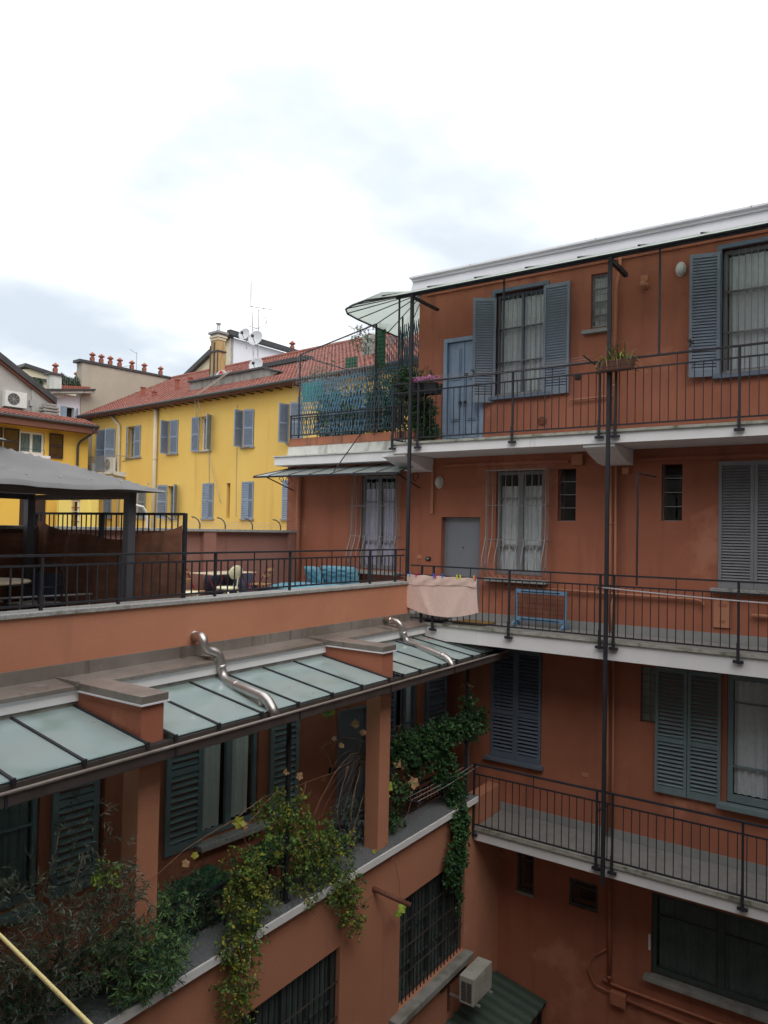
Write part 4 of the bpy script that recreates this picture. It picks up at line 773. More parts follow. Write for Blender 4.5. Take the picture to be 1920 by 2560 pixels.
# divider
dv_ = thing('terrace_divider', (6.6, 7.7, 7.5), 'tall dark bar divider with a sagging brown shade cloth across the terrace', 'fence')
for y, w_ in ((7.72, 0.045), (9.52, 0.06), (11.24, 0.05)): piece('post', dv_, (w_, w_, 1.78), (6.6, y, 8.39), IRON)
MB().box(6.58, 6.62, 7.74, 11.22, 9.25, 9.285).build('top_rail', IRON, dv_); MB().box(6.585, 6.615, 7.75, 11.21, 7.60, 7.63).build('lower_bar', IRON, dv_)
n = 29
for i in range(1, n): piece('bar', dv_, (0.014, 0.014, 1.62), (6.6, 7.74+i*3.48/n, 8.44), IRON)
mb = MB(); ny, nz = 60, 14; topz = lambda y: 9.14-0.22*math.sin(math.pi*min(1, max(0, (y-7.74)/3.45))**0.85)-0.02*math.sin(y*5)
gv = []
for i in range(ny+1):
    y = 7.74+3.45*i/ny
    for j in range(nz+1):
        t_ = j/nz; z = 7.56+(topz(y)-7.56)*t_; gv.append((6.57+0.022*math.sin(y*9+t_*2)+0.012*math.sin(y*23+z*3)-0.03*math.sin(t_*math.pi), y, z))
mb.add(gv, [(i*(nz+1)+j, (i+1)*(nz+1)+j, (i+1)*(nz+1)+j+1, i*(nz+1)+j+1) for i in range(ny) for j in range(nz)])
mb.build('shade_cloth', SCREEN, dv_, smooth=True)
# second cloth on the back wall at far left
mb = MB(); gv = []
for i in range(41):
    x = 3.2+3.3*i/40
    for j in range(2): gv.append((x, 11.22+0.03*math.sin(x*11), (7.55, 8.98-0.03*math.sin((x-3.2)/3.3*9))[j]))
mb.add(gv, [(i*2, i*2+2, i*2+3, i*2+1) for i in range(40)]); c2 = mb.build('shade_cloth', SCREEN, None, smooth=True); tag(c2, 'dark brown shade cloth hung along the terrace back wall at the far left', 'cloth')
# gazebo
gz_ = thing('gazebo', (4.9, 9.7, 7.5), 'terrace gazebo with charcoal fabric roof and dark square posts', 'gazebo')
GX0, GX1, GY0, GY1 = 3.3, 6.36, 8.42, 10.98
for x, y in ((GX0+0.05, GY0+0.05), (GX1-0.06, GY0+0.06), (GX0+0.05, GY1-0.05), (GX1-0.06, GY1-0.07)): piece('post', gz_, (0.115, 0.115, 2.05), (x, y, 8.525), PERG)
for a, b, m_ in (((GX0, GY0, 9.46), (GX1-0.12, GY0+0.05, 9.55), BEAMB), ((GX0, GY1-0.06, 9.47), (GX1-0.12, GY1-0.01, 9.55), PERG), ((GX0, GY0+0.06, 9.46), (GX0+0.06, GY1-0.07, 9.55), PERG), ((GX1-0.05, GY0+0.13, 9.46), (GX1+0.01, GY1-0.13, 9.54), BEAMB)):
    MB().box(a[0], b[0], a[1], b[1], a[2], b[2]).build('beam', m_, gz_)
mb = MB(); n = 44; cx, cy = (GX0+GX1)/2, (GY0+GY1)/2; hx, hy = 1.86, 1.60; gv = []
for i in range(n+1):
    for j in range(n+1):
        a, b = -1+2*i/n, -1+2*j/n; m_ = max(abs(a), abs(b)); k = min(abs(a), abs(b)); rr = k/(m_+1e-6)
        z = 9.575+0.60*(1-m_)**1.0 - 0.10*math.sin(math.pi*m_)*(1-rr)**0.8 - 0.05*(m_ > 0.97)*(1-rr) + 0.010*math.sin(a*9+b*4)*m_ + 0.008*math.sin(17*a-11*b)*m_*(1-m_**8)
        z -= 0.006*m_**6*(1-abs(math.sin(math.atan2(b, a)*8)))
        cut = 1-0.045*m_**8*(1-rr**3)
        gv.append((cx+a*hx*cut, cy+b*hy*cut, z))
mb.add(gv, [(i*(n+1)+j, (i+1)*(n+1)+j, (i+1)*(n+1)+j+1, i*(n+1)+j+1) for i in range(n) for j in range(n)])
mb.build('canopy', CANV, gz_, smooth=True)
mb = MB(); gv = []
for i in range(9):
    for j in range(9):
        a, b = -1+i/4, -1+j/4; gv.append((cx+a*0.34, cy+b*0.30, 10.27-0.10*max(abs(a), abs(b))))
mb.add(gv, [(i*9+j, (i+1)*9+j, (i+1)*9+j+1, i*9+j+1) for i in range(8) for j in range(8)]); mb.build('vent_cap', CANV, gz_, smooth=True)
for k in range(8): MB().lathe((3.4+k*0.42, GY0-0.265, 9.665), [(0.001, 0.006), (0.014, 0.004), (0.014, -0.004)], 8, Matrix.Rotation(rad(60), 3, 'X')).build('grommet', ZINC, gz_)

def folding_chair(loc, rz, label):
    t = thing('folding_chair', loc, label, 'chair', 'red framed folding chairs by the terrace table', rz); F0 = FR[0]; FR[0] = WM[t.name]
    for s in (-0.19, 0.19):
        MB().tube([(s, 0.20, 0.0), (s, -0.22, 0.84)], 0.011, 6).build('leg', REDP, t); MB().tube([(s*0.93, -0.20, 0.0), (s*0.93, 0.19, 0.45)], 0.011, 6).build('leg', REDP, t)
    for k in range(4): MB().box(-0.2, 0.2, -0.17+k*0.09, -0.10+k*0.09, 0.45, 0.468).build('seat_slat', WOODL, t, bev=0.003)
    for z in (0.64, 0.76): MB().cb((0, -0.215+ (0.84-z)*0.5-0.02, z), (0.44, 0.016, 0.065), Matrix.Rotation(rad(-20), 3, 'X')).build('back_slat', WOODL, t, bev=0.003)
    FR[0] = F0; return t
folding_chair((8.97, 10.3, 7.50), rad(195), 'red folding chair with wooden slats at the left end of the terrace table')
folding_chair((11.2, 10.75, 7.50), rad(25), 'red folding chair with pale wooden slats right of the terrace table')
t = thing('folding_table', (10.1, 10.7, 7.5), 'bleached wood table on crossed red legs on the terrace', 'table', rz=rad(3)); F0 = FR[0]; FR[0] = WM[t.name]
for k in range(7): piece('top_slat', t, (1.22, 0.088, 0.018), (0, -0.28+k*0.093, 0.73), WOODW, bev=0.003)
for x in (-0.45, 0.45):
    MB().tube([(x-0.2, -0.27, 0), (x+0.2, -0.27, 0.72)], 0.012, 6).build('leg', REDP, t); MB().tube([(x+0.2, 0.25, 0), (x-0.2, 0.25, 0.72)], 0.012, 6).build('leg', REDP, t)
    MB().tube([(x+0.2, -0.27, 0), (x-0.2, -0.27, 0.72)], 0.012, 6).build('leg', REDP, t)
FR[0] = F0
def round_chair(loc, rz, label):
    t = thing('cream_chair', loc, label, 'chair', 'cream plastic chairs on the terrace', rz); F0 = FR[0]; FR[0] = WM[t.name]
    MB().lathe((0, 0, 0.44), [(0.001, 0.03), (0.19, 0.03), (0.215, 0.015), (0.21, -0.012), (0.001, -0.012)], 22).build('seat', CREAMP, t, smooth=True)
    MB().lathe((0, 0.20, 0.74), [(0.001, 0.014), (0.165, 0.014), (0.18, 0.0), (0.165, -0.014), (0.001, -0.014)], 22, Matrix.Rotation(rad(82), 3, 'X') @ Matrix.Diagonal((1.15, 0.72, 1)).to_3x3()).build('backrest', CREAMP, t, smooth=True)
    for s in (-0.05, 0.05): MB().tube([(s, 0.19, 0.44), (s, 0.215, 0.66)], 0.013, 6).build('back_support', CREAMP, t)
    for sx in (-1, 1):
        for sy in (-1, 1): MB().tube([(sx*0.13, sy*0.13, 0.44), (sx*0.18, sy*0.18, 0.22), (sx*0.20, sy*0.20, 0.0)], 0.018, 7).build('leg', CREAMP, t)
    FR[0] = F0
round_chair((9.66, 10.12, 7.55), rad(190), 'cream plastic chair with oval back in front of the terrace table')
round_chair((8.42, 9.75, 7.55), rad(60), 'cream plastic chair half hidden by the brown shade cloth')
def cushion(name, c, size, m_, label, cat='cushion', rot=(0, 0, 0), par=None, group=None, tufts=0, puff=0.45):
    bm = bmesh.new(); bmesh.ops.create_grid(bm, x_segments=14, y_segments=14, size=0.5); top = {v.index: v for v in bm.verts}
    mb = MB(); n = 18; gv = []; R_ = Euler(rot).to_matrix()
    bm.free()
    for s in (1, -1):
        for i in range(n+1):
            for j in range(n+1):
                a, b = -1+2*i/n, -1+2*j/n; e = ((1-abs(a)**4)*(1-abs(b)**4))**puff
                z = s*size[2]/2*e
                if tufts: z *= 1-0.35*(math.cos(a*tufts*math.pi/2)**16)*(math.cos(b*tufts*math.pi/2)**16)
                z += 0.012*math.sin(a*7+c[0]*9)*math.cos(b*6+c[1]*5)*e
                gv.append(Vector(c) + R_ @ Vector((a*size[0]/2*(1-0.04*b*b), b*size[1]/2*(1-0.04*a*a), z)))
    fs = [(i*(n+1)+j, (i+1)*(n+1)+j, (i+1)*(n+1)+j+1, i*(n+1)+j+1) for i in range(n) for j in range(n)]
    N_ = (n+1)**2; fs += [tuple(N_+q for q in reversed(f_)) for f_ in fs]
    mb.add(gv, fs); o = mb.build(name, m_, par, smooth=True)
    if par is None: tag(o, label, cat, group)
    return o
cushion('floor_cushion', (11.2, 10.95, 7.72), (1.9, 0.60, 0.26), NAVYC, 'long tufted navy floor cushion lying behind the terrace table', tufts=5)
cushion('floor_cushion', (10.75, 11.12, 7.98), (1.35, 0.5, 0.2), NAVYC, 'navy cushion leaning against the terrace wall behind the table', rot=(rad(62), 0, 0), tufts=4)
sf = thing('sofa', (12.2, 10.1, 7.5), 'low turquoise outdoor sofa with cushions below the grilled terrace window', 'sofa')
MB().box(11.75, 12.80, 9.25, 11.05, 7.52, 7.76).build('base', WOODL, sf)
cushion('seat_cushion', (12.22, 10.15, 7.85), (1.05, 1.85, 0.20), BLUEC, '', par=sf, puff=0.25)
cushion('back_cushion', (12.64, 9.80, 8.10), (0.44, 0.98, 0.20), BLUEC, '', rot=(0, rad(70), 0), par=sf, puff=0.3)
cushion('back_cushion', (12.56, 9.80, 8.22), (0.22, 0.94, 0.16), BLUEC, '', rot=(0, rad(70), 0), par=sf, puff=0.3)
cushion('throw_pillow', (12.5, 10.42, 8.11), (0.42, 0.48, 0.16), BLUEC, 'square turquoise pillow standing at the left end of the sofa', 'pillow', rot=(0, rad(66), rad(-8)))
# left table group under the gazebo
t = thing('round_table', (4.95, 9.6, 7.5), 'round pale topped table under the gazebo at the left', 'table')
MB().lathe((4.95, 9.7, 8.36), [(0.001, 0.0), (0.60, 0.0), (0.615, -0.012), (0.60, -0.03), (0.001, -0.03)], 32).build('top', WOODW, t, smooth=True)
MB().tube([(4.95, 9.7, 7.5), (4.95, 9.7, 8.33)], 0.04, 10).build('column', IRON, t)
for a in range(4): MB().tube([(4.95, 9.7, 7.62), (4.95+0.4*math.cos(a*1.57+.4), 9.7+0.4*math.sin(a*1.57+.4), 7.51)], 0.02, 6).build('foot', IRON, t)
def garden_chair(loc, rz, label):
    t = thing('garden_chair', loc, label, 'chair', 'dark curved back chairs under the gazebo', rz); F0 = FR[0]; FR[0] = WM[t.name]
    pts = [(-0.24, 0.20, 0.02), (-0.25, 0.22, 0.5), (-0.24, 0.26, 0.85), (-0.15, 0.29, 0.97), (0, 0.30, 1.0), (0.15, 0.29, 0.97), (0.24, 0.26, 0.85), (0.25, 0.22, 0.5), (0.24, 0.20, 0.02)]
    MB().tube(pts, 0.014, 7).build('back_frame', IRON, t, smooth=True)
    mb = MB(); mb.box(-0.235, 0.235, 0.215, 0.222, 0.5, 0.86); mb.build('back_mesh', NAVYC, t)
    MB().box(-0.24, 0.24, -0.24, 0.22, 0.455, 0.475).build('seat', CONC, t, bev=0.006)
    for s in (-0.25, 0.25): MB().tube([(s, -0.24, 0.01), (s, -0.24, 0.66), (s, -0.15, 0.69), (s, 0.23, 0.68)], 0.013, 6).build('armrest', IRON, t, smooth=True)
    FR[0] = F0
garden_chair((5.75, 9.75, 7.55), rad(-70), 'dark garden chair seen side on right of the round table')
garden_chair((5.35, 10.45, 7.55), rad(-10), 'dark garden chair behind the round table')
t = thing('bench_frame', (6.2, 10.4, 7.5), 'low grey metal frame in front of the brown shade cloth', 'frame')
MB().tube([(6.50, 9.55, 8.11), (5.0, 9.75, 8.11), (3.8, 9.9, 8.11)], 0.014, 5).build('bar', GALV, t)
for k in range(6): MB().tube([(6.46-k*0.32, 9.555+k*0.043, 7.5), (6.46-k*0.32, 9.555+k*0.043, 8.1)], 0.008, 5).build('leg', GALV, t)
t = thing('curved_pole', (10.87, 14, 6), 'white curved metal arm rising behind the terrace divider', 'pole')
MB().tube([(10.87, 14, 6.0), (10.87, 14, 9.2), (10.84, 14, 9.42), (10.74, 14, 9.53), (10.5, 14, 9.57)], 0.03, 8).build('tube', WFRAME, t, smooth=True)
MB().tube([(10.5, 14, 9.57), (10.48, 14, 9.3), (10.55, 14, 9.0)], 0.008, 5).build('cable', WFRAME, t)

# ================================================================ SMALL THINGS ON THE GALLERIES
# pink towel over the line
tw = thing('towel', (11.72, 6.78, 7.6), 'pale pink towel pegged over the line on the middle gallery railing', 'towel')
mb = MB(); nu, nv = 44, 22; gv = []
for i in range(nu+1):
    s = i/nu; y = 7.49-1.43*s; bot = 7.585+0.11*abs(2*s-1)**2.4 + 0.0
    for j in range(nv+1):
        t_ = j/nv; z = 8.285+0.012*math.cos(s*6)+(bot-8.285-0.0)*t_
        yy = y + (0.5-s)*0.10*t_**1.5
        fold = 0.020*math.exp(-((abs(2*s-1)-0.82+0.55*t_)**2)/0.012)*t_ + 0.012*math.sin(s*19+t_*3)*t_
        gv.append((11.71-fold, yy, z))
mb.add(gv, [(i*(nv+1)+j, (i+1)*(nv+1)+j, (i+1)*(nv+1)+j+1, i*(nv+1)+j+1) for i in range(nu) for j in range(nv)]); mb.build('front_fold', TOWEL, tw, smooth=True)
mb = MB(); gv = []
for i in range(nu+1):
    s = i/nu; y = 7.50-1.45*s
    for j in range(6):
        t_ = j/5; gv.append((11.700-0.004*math.sin(t_*3.1)-0.006*math.sin(s*23+t_*5), y, 8.30+0.006*math.sin(s*30)-(0.17+0.02*math.sin(s*5+1))*t_))
mb.add(gv, [(i*6+j, (i+1)*6+j, (i+1)*6+j+1, i*6+j+1) for i in range(nu) for j in range(5)]); mb.build('turned_edge', TOWEL, tw, smooth=True)
PEG = {c: mat(c+'_peg', v, None, rough=0.4) for c, v in dict(blue=(0.03, 0.16, 0.55), pink=(0.65, 0.03, 0.22), yellow=(0.60, 0.62, 0.05)).items()}
for k, (y, c, w_) in enumerate(((7.43, 'blue', 'at the left end of the pink towel'), (7.29, 'pink', 'near the left end of the pink towel'), (6.92, 'blue', 'left of the middle of the pink towel'), (6.88, 'pink', 'standing beside a blue peg in the middle of the towel'), (6.74, 'blue', 'right of the middle of the pink towel'), (6.44, 'yellow', 'left one of two close yellow pegs on the towel'), (6.37, 'yellow', 'right one of two close yellow pegs on the towel'), (6.10, 'yellow', 'at the right end of the pink towel'), (6.07, 'pink', 'at the right end of the pink towel'))):
    t = thing('clothes_peg', (11.70, y, 8.25), c+' clothes peg '+w_, 'clothes peg', 'pegs on the pink towel'); Rr = Matrix.Rotation(rad(random.uniform(-12, 12)), 3, 'X')
    for dx in (-0.012, 0.012): MB().cb((11.69+dx, y, 8.305), (0.007, 0.015, 0.085), Rr).build('jaw', PEG[c], t)
def line(name, pts, r_, label, grp=None, m_=WIREM, cat='clothesline', par=None):
    P = []
    for i in range(len(pts)-1):
        a, b = Vector(pts[i]), Vector(pts[i+1])
        for k in range(8): q = a.lerp(b, k/8); q.z -= 0.03*math.sin(math.pi*k/8)*(a-b).length/3; P.append(q)
    P.append(Vector(pts[-1])); o = MB().tube(P, r_, 5).build(name, m_, par, smooth=True)
    if par is None: tag(o, label, cat, grp)
    return o
def bracket(c, d, label):
    t = thing('line_bracket', c, label, 'bracket', 'arms holding the clothes lines'); c = Vector(c); d = Vector(d)
    MB().tube([c, c+d], 0.012, 6).build('arm', IRON, t); 
    for k in range(3): q = c+d*(0.5+0.22*k); MB().tube([q, q+Vector((0, 0, 0.03))], 0.006, 5).build('hook', IRON, t)
bracket((XR, 4.02, 11.86), (-0.28, 0.10, 0.10), 'dark clothes line arm left of the hanging planter on the top railing')
t = thing('clothesline', (XR-0.1, 0, 0), 'thin clothes lines running along the top gallery railing', 'clothesline')
for k in range(3): line('wire', [(XR-0.08-k*0.08, 4.05, 11.91+k*0.02), (XR-0.08-k*0.08, 7.4, 11.92+k*0.01)], 0.0025, '', None, IRON2, par=t)
bracket((XR, 3.80, 8.27), (-0.30, 0.03, 0.0), 'dark clothes line arm beside the tall pole on the middle railing')
bracket((XR, 7.44, 8.27), (-0.30, 0.20, 0.03), 'dark clothes line arm at the corner pole beside the towel')
t = thing('clothesline', (XR-0.1, 0, 0), 'pale clothes lines sagging to the right along the middle railing', 'clothesline')
for k in range(3): line('wire', [(XR-0.1-k*0.07, 3.80, 8.28), (XR-0.1-k*0.07, -0.5, 8.21)], 0.003, '', par=t)
bracket((XR, 3.72, 4.86), (-0.02, 0.15, -0.12), 'short dark arm on the lowest railing beside the tall pole')
bracket((9.75, 6.48, 4.95), (0.12, -0.50, 0.0), 'black arm on the ledge railing holding the left end of three lines')
bracket((11.74, 6.42, 4.97), (0.30, -0.36, -0.0), 'black arm at the courtyard corner holding the right end of three lines')
t = thing('clothesline', (XR-0.1, 0, 0), 'pale clothes lines stretched over the stone ledge at the corner', 'clothesline')
for k in range(3): line('wire', [(9.80+k*0.025, 6.26-k*0.11, 4.96), (11.86+k*0.07, 6.26-k*0.09, 4.98)], 0.0035, '', par=t)
# blue pet gate on the gallery floor
t = thing('pet_gate', (12.6, 5.3, 7.43), 'light blue wooden gate frame with thin dark bars on the middle gallery floor', 'gate')
for y in (4.80, 5.74): MB().box(12.66, 12.70, y-0.02, y+0.02, 7.50, 8.09).build('upright', BLUEF, t); 
for y in (4.80, 5.74): MB().prism([(12.50, y-0.018, 7.435), (12.86, y-0.018, 7.435), (12.86, y-0.018, 7.47), (12.72, y-0.018, 7.52), (12.64, y-0.018, 7.52), (12.50, y-0.018, 7.47)], (0, 0.036, 0)).build('foot', BLUEF, t)
for z in (7.52, 8.02): MB().box(12.66, 12.70, 4.82, 5.72, z, z+0.065).build('rail', BLUEF, t)
for z in (7.55, 8.05): MB().box(12.653, 12.659, 4.90, 5.64, z-0.006, z+0.006).build('slot', BLACK, t)
for i in range(26): piece('bar', t, (0.005, 0.005, 0.44), (12.68, 4.85+i*0.0335, 7.80), BLACK)
for i in range(4): piece('cross_bar', t, (0.005, 0.88, 0.006), (12.672, 5.27, 7.66+i*0.09), BLACK)
o = MB().box(12.1, 12.62, 6.10, 6.78, 7.432, 7.452).build('door_mat', MATY, bev=0.004); tag(o, 'ochre patterned door mat below the hanging towel', 'door mat')
cushion('striped_cushion', (12.15, 7.15, 7.49), (0.42, 0.55, 0.10), STONE, 'flat grey cushion on the gallery floor behind the towel bottom left')
# planter with strap leaves on top railing
t = thing('hanging_planter', (11.68, 3.65, 11.66), 'brown balcony planter with long strap leaves hanging on the top railing', 'planter')
MB().prism([(11.60, 3.40, 11.70), (11.76, 3.40, 11.70), (11.78, 3.36, 11.86), (11.58, 3.36, 11.86)], (0, 0.50, 0)).build('box', WOODR, t, bev=0.006)
for z in (11.68, 11.75, 11.83): MB().tube([(11.79, 3.33, z), (11.56, 3.33, z), (11.56, 3.94, z), (11.79, 3.94, z)], 0.005, 5).build('holder_wire', IRON, t)
for i in range(7): MB().tube([(11.56, 3.36+i*0.09, 11.68), (11.56, 3.36+i*0.09, 11.83)], 0.004, 4).build('holder_wire', IRON, t)
mb = MB()
for i in range(130):
    p = Vector((11.68+random.uniform(-.06, .06), 3.42+random.uniform(0, 0.45), 11.85)); an = random.uniform(0, 6.28); L_ = random.uniform(0.18, 0.42); d_ = Vector((math.cos(an), math.sin(an)*1.2, 0)); w_ = 0.008; sd_ = Vector((-d_.y, d_.x, 0)).normalized()*w_; prev = None; hgt = random.uniform(0.5, 1.5); mb.cur = random.random() < 0.25
    for k in range(6):
        s = k/5; q = p + d_*L_*s*0.8 + Vector((0, 0, L_*(hgt*s*1.3-1.3*s*s))); ww = sd_*(1-s*0.9)
        cur = (q-ww, q+ww)
        if prev: mb.quad(prev[0], prev[1], cur[1], cur[0])
        prev = cur
mb.build('leaves', [L_GRAS, L_VINEY], t, kind='stuff')
# flower box at the corner
t = thing('flower_box', (11.95, 7.3, 11.75), 'dark flower box with pink blossoms on the top railing by the corner pole', 'planter')
MB().prism([(11.86, 7.05, 11.68), (12.06, 7.05, 11.68), (12.08, 7.03, 11.88), (11.84, 7.03, 11.88)], (0, 0.62, 0)).build('box', BLACK, t)
mb = MB()
for i in range(260):
    c = Vector((11.96+random.gauss(0, .05), 7.33+random.uniform(-.27, .3), 11.93+random.uniform(0, .10))); x = rdir()*0.022; y = x.cross(rdir()).normalized()*0.022; mb.quad(c-x, c-y, c+x, c+y)
mb.build('petals', L_PINK, t, kind='stuff')
foliage('leaves', t, [((11.96, 7.35, 11.90), (0.07, 0.30, 0.05), 1)], 40, 0.03, 'oval', [L_IVY, L_IVY2], [1, 1], 0.06, 6)
t = thing('flower_pot', (12.1, 7.2, 11.0), 'green and orange banded pot hanging below the pink blossoms', 'pot')
MB().lathe((11.97, 7.10, 11.74), [(0.001, 0), (0.055, 0), (0.075, 0.12), (0.08, 0.13), (0.07, 0.13), (0.06, 0.11), (0.001, 0.11)], 16).build('pot', POT, t, smooth=True); MB().lathe((11.97, 7.10, 11.79), [(0.0665, 0), (0.0745, 0.045)], 16).build('band', GREENP, t, smooth=True)

# ================================================================ AWNING, LEDGE AND ROOF TERRACE AT THE END OF THE BUILDING
aw = thing('glass_awning', (12.5, 9.8, 10.2), 'grey glass awning on scrolled iron brackets over the terrace window', 'awning')
ay = [7.88, 8.42, 8.99, 9.57, 10.15, 10.72, 11.30]
def az(x): return 10.255+(x-12.0)*0.27
for i in range(len(ay)-1): MB().prism([(11.97, ay[i]+0.003, az(11.97)), (12.88, ay[i]+0.003, az(12.88)), (12.88, ay[i+1]-0.003, az(12.88)), (11.97, ay[i+1]-0.003, az(11.97))], (0, 0, 0.01)).build('glass_pane', FROSTA, aw)
MB().prism([(11.97, 11.303, az(11.97)), (12.88, 11.303, az(12.88)), (12.88, 11.45, az(12.88)), (11.97, 11.75, az(11.97))], (0, 0, 0.01)).build('glass_pane', FROSTA, aw)
for y in ay+[11.45]: MB().tube([(11.95, y if y < 11.4 else 11.75, az(11.95)+0.012), (12.89, y, az(12.89)+0.012)], 0.012, 5).build('rib', IRON, aw)
MB().box(11.945, 11.975, 7.85, 11.77, 10.215, 10.25).build('front_bar', IRON, aw)
for y in (11.42, 8.0):
    br = MB().tube([(12.02, y, 10.225), (XW-0.01, y, 9.99)], 0.013, 6).build('bracket', IRON, aw)
    for cx2, cz2, r0, s in ((12.72, 10.18, 0.13, 1), (12.50, 10.20, 0.085, -1)):
        MB().tube([(cx2+s*r0*(1-a/26)*math.cos(a/3), y, cz2+r0*(1-a/26)*math.sin(a/3)) for a in range(22)], 0.009, 5).build('scroll', IRON, br)
MB().tube([(12.93, 9.50, 11.25), (12.05, 9.57, 10.31)], 0.012, 6).build('tie_rod', IRON, aw)
# white ledge and low wall belong to the building
MB().box(12.50, XW+0.3, 7.98, 11.66, 10.53, 10.715).build('cornice', WHITE, B, bev=0.006)
MB().box(12.47, XW+0.3, 7.98, 11.69, 10.718, 10.745).build('cornice_cap', OLDWHITE, B)
MB().prism([(XW-0.06, 7.99, 10.745), (XW+0.2, 7.99, 10.745), (XW+0.2, 7.99, 11.0), (XW+0.0, 7.99, 11.0)], (0, 3.60, 0)).build('parapet_band', OLDWHITE, B)
MB().box(XW-0.01, XW+0.22, 8.0, 11.57, 11.0, 11.18).build('parapet', TERRA3, B)
MB().box(XW+0.22, 19, 8.1, 11.5, 10.6, 10.98).build('roof_terrace_floor', FLOOR, B)
pipe('drainpipe', [(XW-0.075, 11.18, 7.55), (XW-0.075, 11.18, 10.20), (XW-0.02, 11.18, 10.27)], 0.055, TERRA2, 'stout terracotta downpipe beside the boundary wall on the terrace', 'drainpipe', rings=[((XW-0.075, 11.18, 9.25), (0, 0, 1))])
railing('roof_terrace_railing', 'black railing along the edge of the planted roof terrace', (12.86, 11.52), (12.86, 8.05), 11.18, 0.52, [0.02, 2.35, 2.9], None, hooks=False, gap=0.06, sp=0.12, studs=False)
fm = thing('roof_pergola', (12.9, 10, 11.0), 'dark tube frame strung with wire mesh over the roof terrace', 'frame')
for (a, b, r_) in (((12.84, 11.25, 11.18), (12.84, 11.25, 13.09), 0.02), ((12.84, 9.13, 11.18), (12.84, 9.13, 13.50), 0.024), ((12.84, 11.25, 13.09), (12.84, 9.13, 13.50), 0.016), ((12.84, 11.25, 13.08), (17.0, 11.25, 13.08), 0.016), ((12.84, 8.46, 11.0), (12.84, 8.46, 13.55), 0.02)): MB().tube([a, b], r_, 7).build('tube', IRON, fm)
def mesh_net(par, P, Q_, z0, z1t, step, r_, name='wire_mesh', m_=GALV, wob=0.01):
    """P,Q plan points; z1t(t) top height"""
    mb = MB(); P = Vector((*P, 0)); Q_ = Vector((*Q_, 0)); Ln = (Q_-P).length; n = int(Ln/step)
    for i in range(n+1):
        q = P.lerp(Q_, i/n); z1 = z1t(i/n); w = [Vector((random.uniform(-wob, wob), random.uniform(-wob, wob), 0)) for _ in range(4)]
        mb.tube([q+Vector((0, 0, z0))]+[q+w[k]+Vector((0, 0, z0+(z1-z0)*(k+1)/4)) for k in range(4)], r_, 3, cap=False)
    z = z0
    while z < max(z1t(0), z1t(1)):
        ts = [t_/20 for t_ in range(21) if z1t(t_/20) >= z]
        if len(ts) > 1: mb.tube([P.lerp(Q_, t_)+Vector((0, 0, z+random.uniform(-wob, wob)*0.6)) for t_ in ts], r_, 3, cap=False)
        z += step
    return mb.build(name, m_, par, kind='stuff')
mesh_net(fm, (12.80, 11.30), (12.80, 9.13), 12.4, lambda t: 13.07+0.42*t, 0.07, 0.0022)
mesh_net(fm, (12.80, 11.42), (12.80, 8.9), 11.25, lambda t: 12.5, 0.10, 0.0014)
mesh_net(fm, (13.9, 9.3), (12.95, 8.15), 13.0, lambda t: 13.62+0.25*math.sin(t*1.6)-0.2*(1-t), 0.075, 0.0022)
def trellis(name, P, Q_, z0, z1, sp_, m_, label, w=0.022, lean=0.32, grp=None):
    t = thing(name, ((P[0]+Q_[0])/2, (P[1]+Q_[1])/2, z0), label, 'trellis', grp); a = Vector((Q_[0]-P[0], Q_[1]-P[1], 0)); Ln = a.length; M = OM((P[0], P[1], z0), a); M3 = M.to_3x3(); h = z1-z0; n = int((Ln+h*lean)/sp_)
    cnt = 0
    for s in (1, -1):
        for i in range(n+1):
            u0 = i*sp_-(h*lean if s > 0 else 0)
            ua, ub = (u0, u0+h*lean) if s > 0 else (u0+0, u0-h*lean)
            za, zb = 0.0, h
            # clip to the panel
            def at(tt): return ua+(ub-ua)*tt
            t0, t1 = 0.0, 1.0
            if at(0) < 0: t0 = (0-ua)/(ub-ua)
            if at(0) > Ln: t0 = (Ln-ua)/(ub-ua)
            if at(1) < 0: t1 = (0-ua)/(ub-ua)
            if at(1) > Ln: t1 = (Ln-ua)/(ub-ua)
            if t1-t0 < 0.06 or t0 < -0.01 or t1 > 1.01: continue
            A = Vector((at(t0), -0.008*s+random.uniform(-.004, .004), h*t0+random.uniform(-.01, .01))); B_ = Vector((at(t1), -0.008*s+random.uniform(-.006, .006), h*t1+random.uniform(-.02, .02)))
            d_ = B_-A; L_ = round(d_.length, 1); Rr = M3 @ Matrix.Rotation(math.atan2(d_.x, d_.z), 3, 'Y')
            piece('lath', t, (w, 0.006, L_), M @ ((A+B_)/2), m_, Rr); cnt += 1
    return t
trellis('trellis', (12.95, 11.38), (12.95, 10.15), 11.22, 12.50, 0.072, TRELB, 'weathered blue crossed lath trellis at the left of the roof terrace railing', grp='blue trellises on the roof terrace')
trellis('trellis', (12.97, 10.20), (12.97, 9.42), 11.22, 12.56, 0.085, TRELB, 'lighter open blue lath trellis in the middle of the roof terrace railing', w=0.024, lean=0.26, grp='blue trellises on the roof terrace')
trellis('trellis', (12.95, 9.45), (12.95, 8.62), 11.22, 12.58, 0.065, TRELG, 'dark blue lath trellis at the right of the roof terrace railing', w=0.022, lean=0.28, grp='blue trellises on the roof terrace')
trellis('trellis', (13.3, 8.85), (12.98, 8.10), 12.0, 13.52, 0.075, TRELG, 'dark teal trellis high up beside the terracotta wall', w=0.02, lean=0.12, grp='blue trellises on the roof terrace')
trellis('trellis', (14.2, 9.80), (14.2, 9.05), 12.75, 13.62, 0.06, TRELG, 'narrow brown green trellis behind the green panel', w=0.014, lean=0.05, grp='blue trellises on the roof terrace')
nt_ = MB().box(13.15, 13.16, 10.80, 11.42, 12.05, 12.50).build('shade_net', GREENN); tag(nt_, 'bright green shade net behind the left blue trellis', 'net')
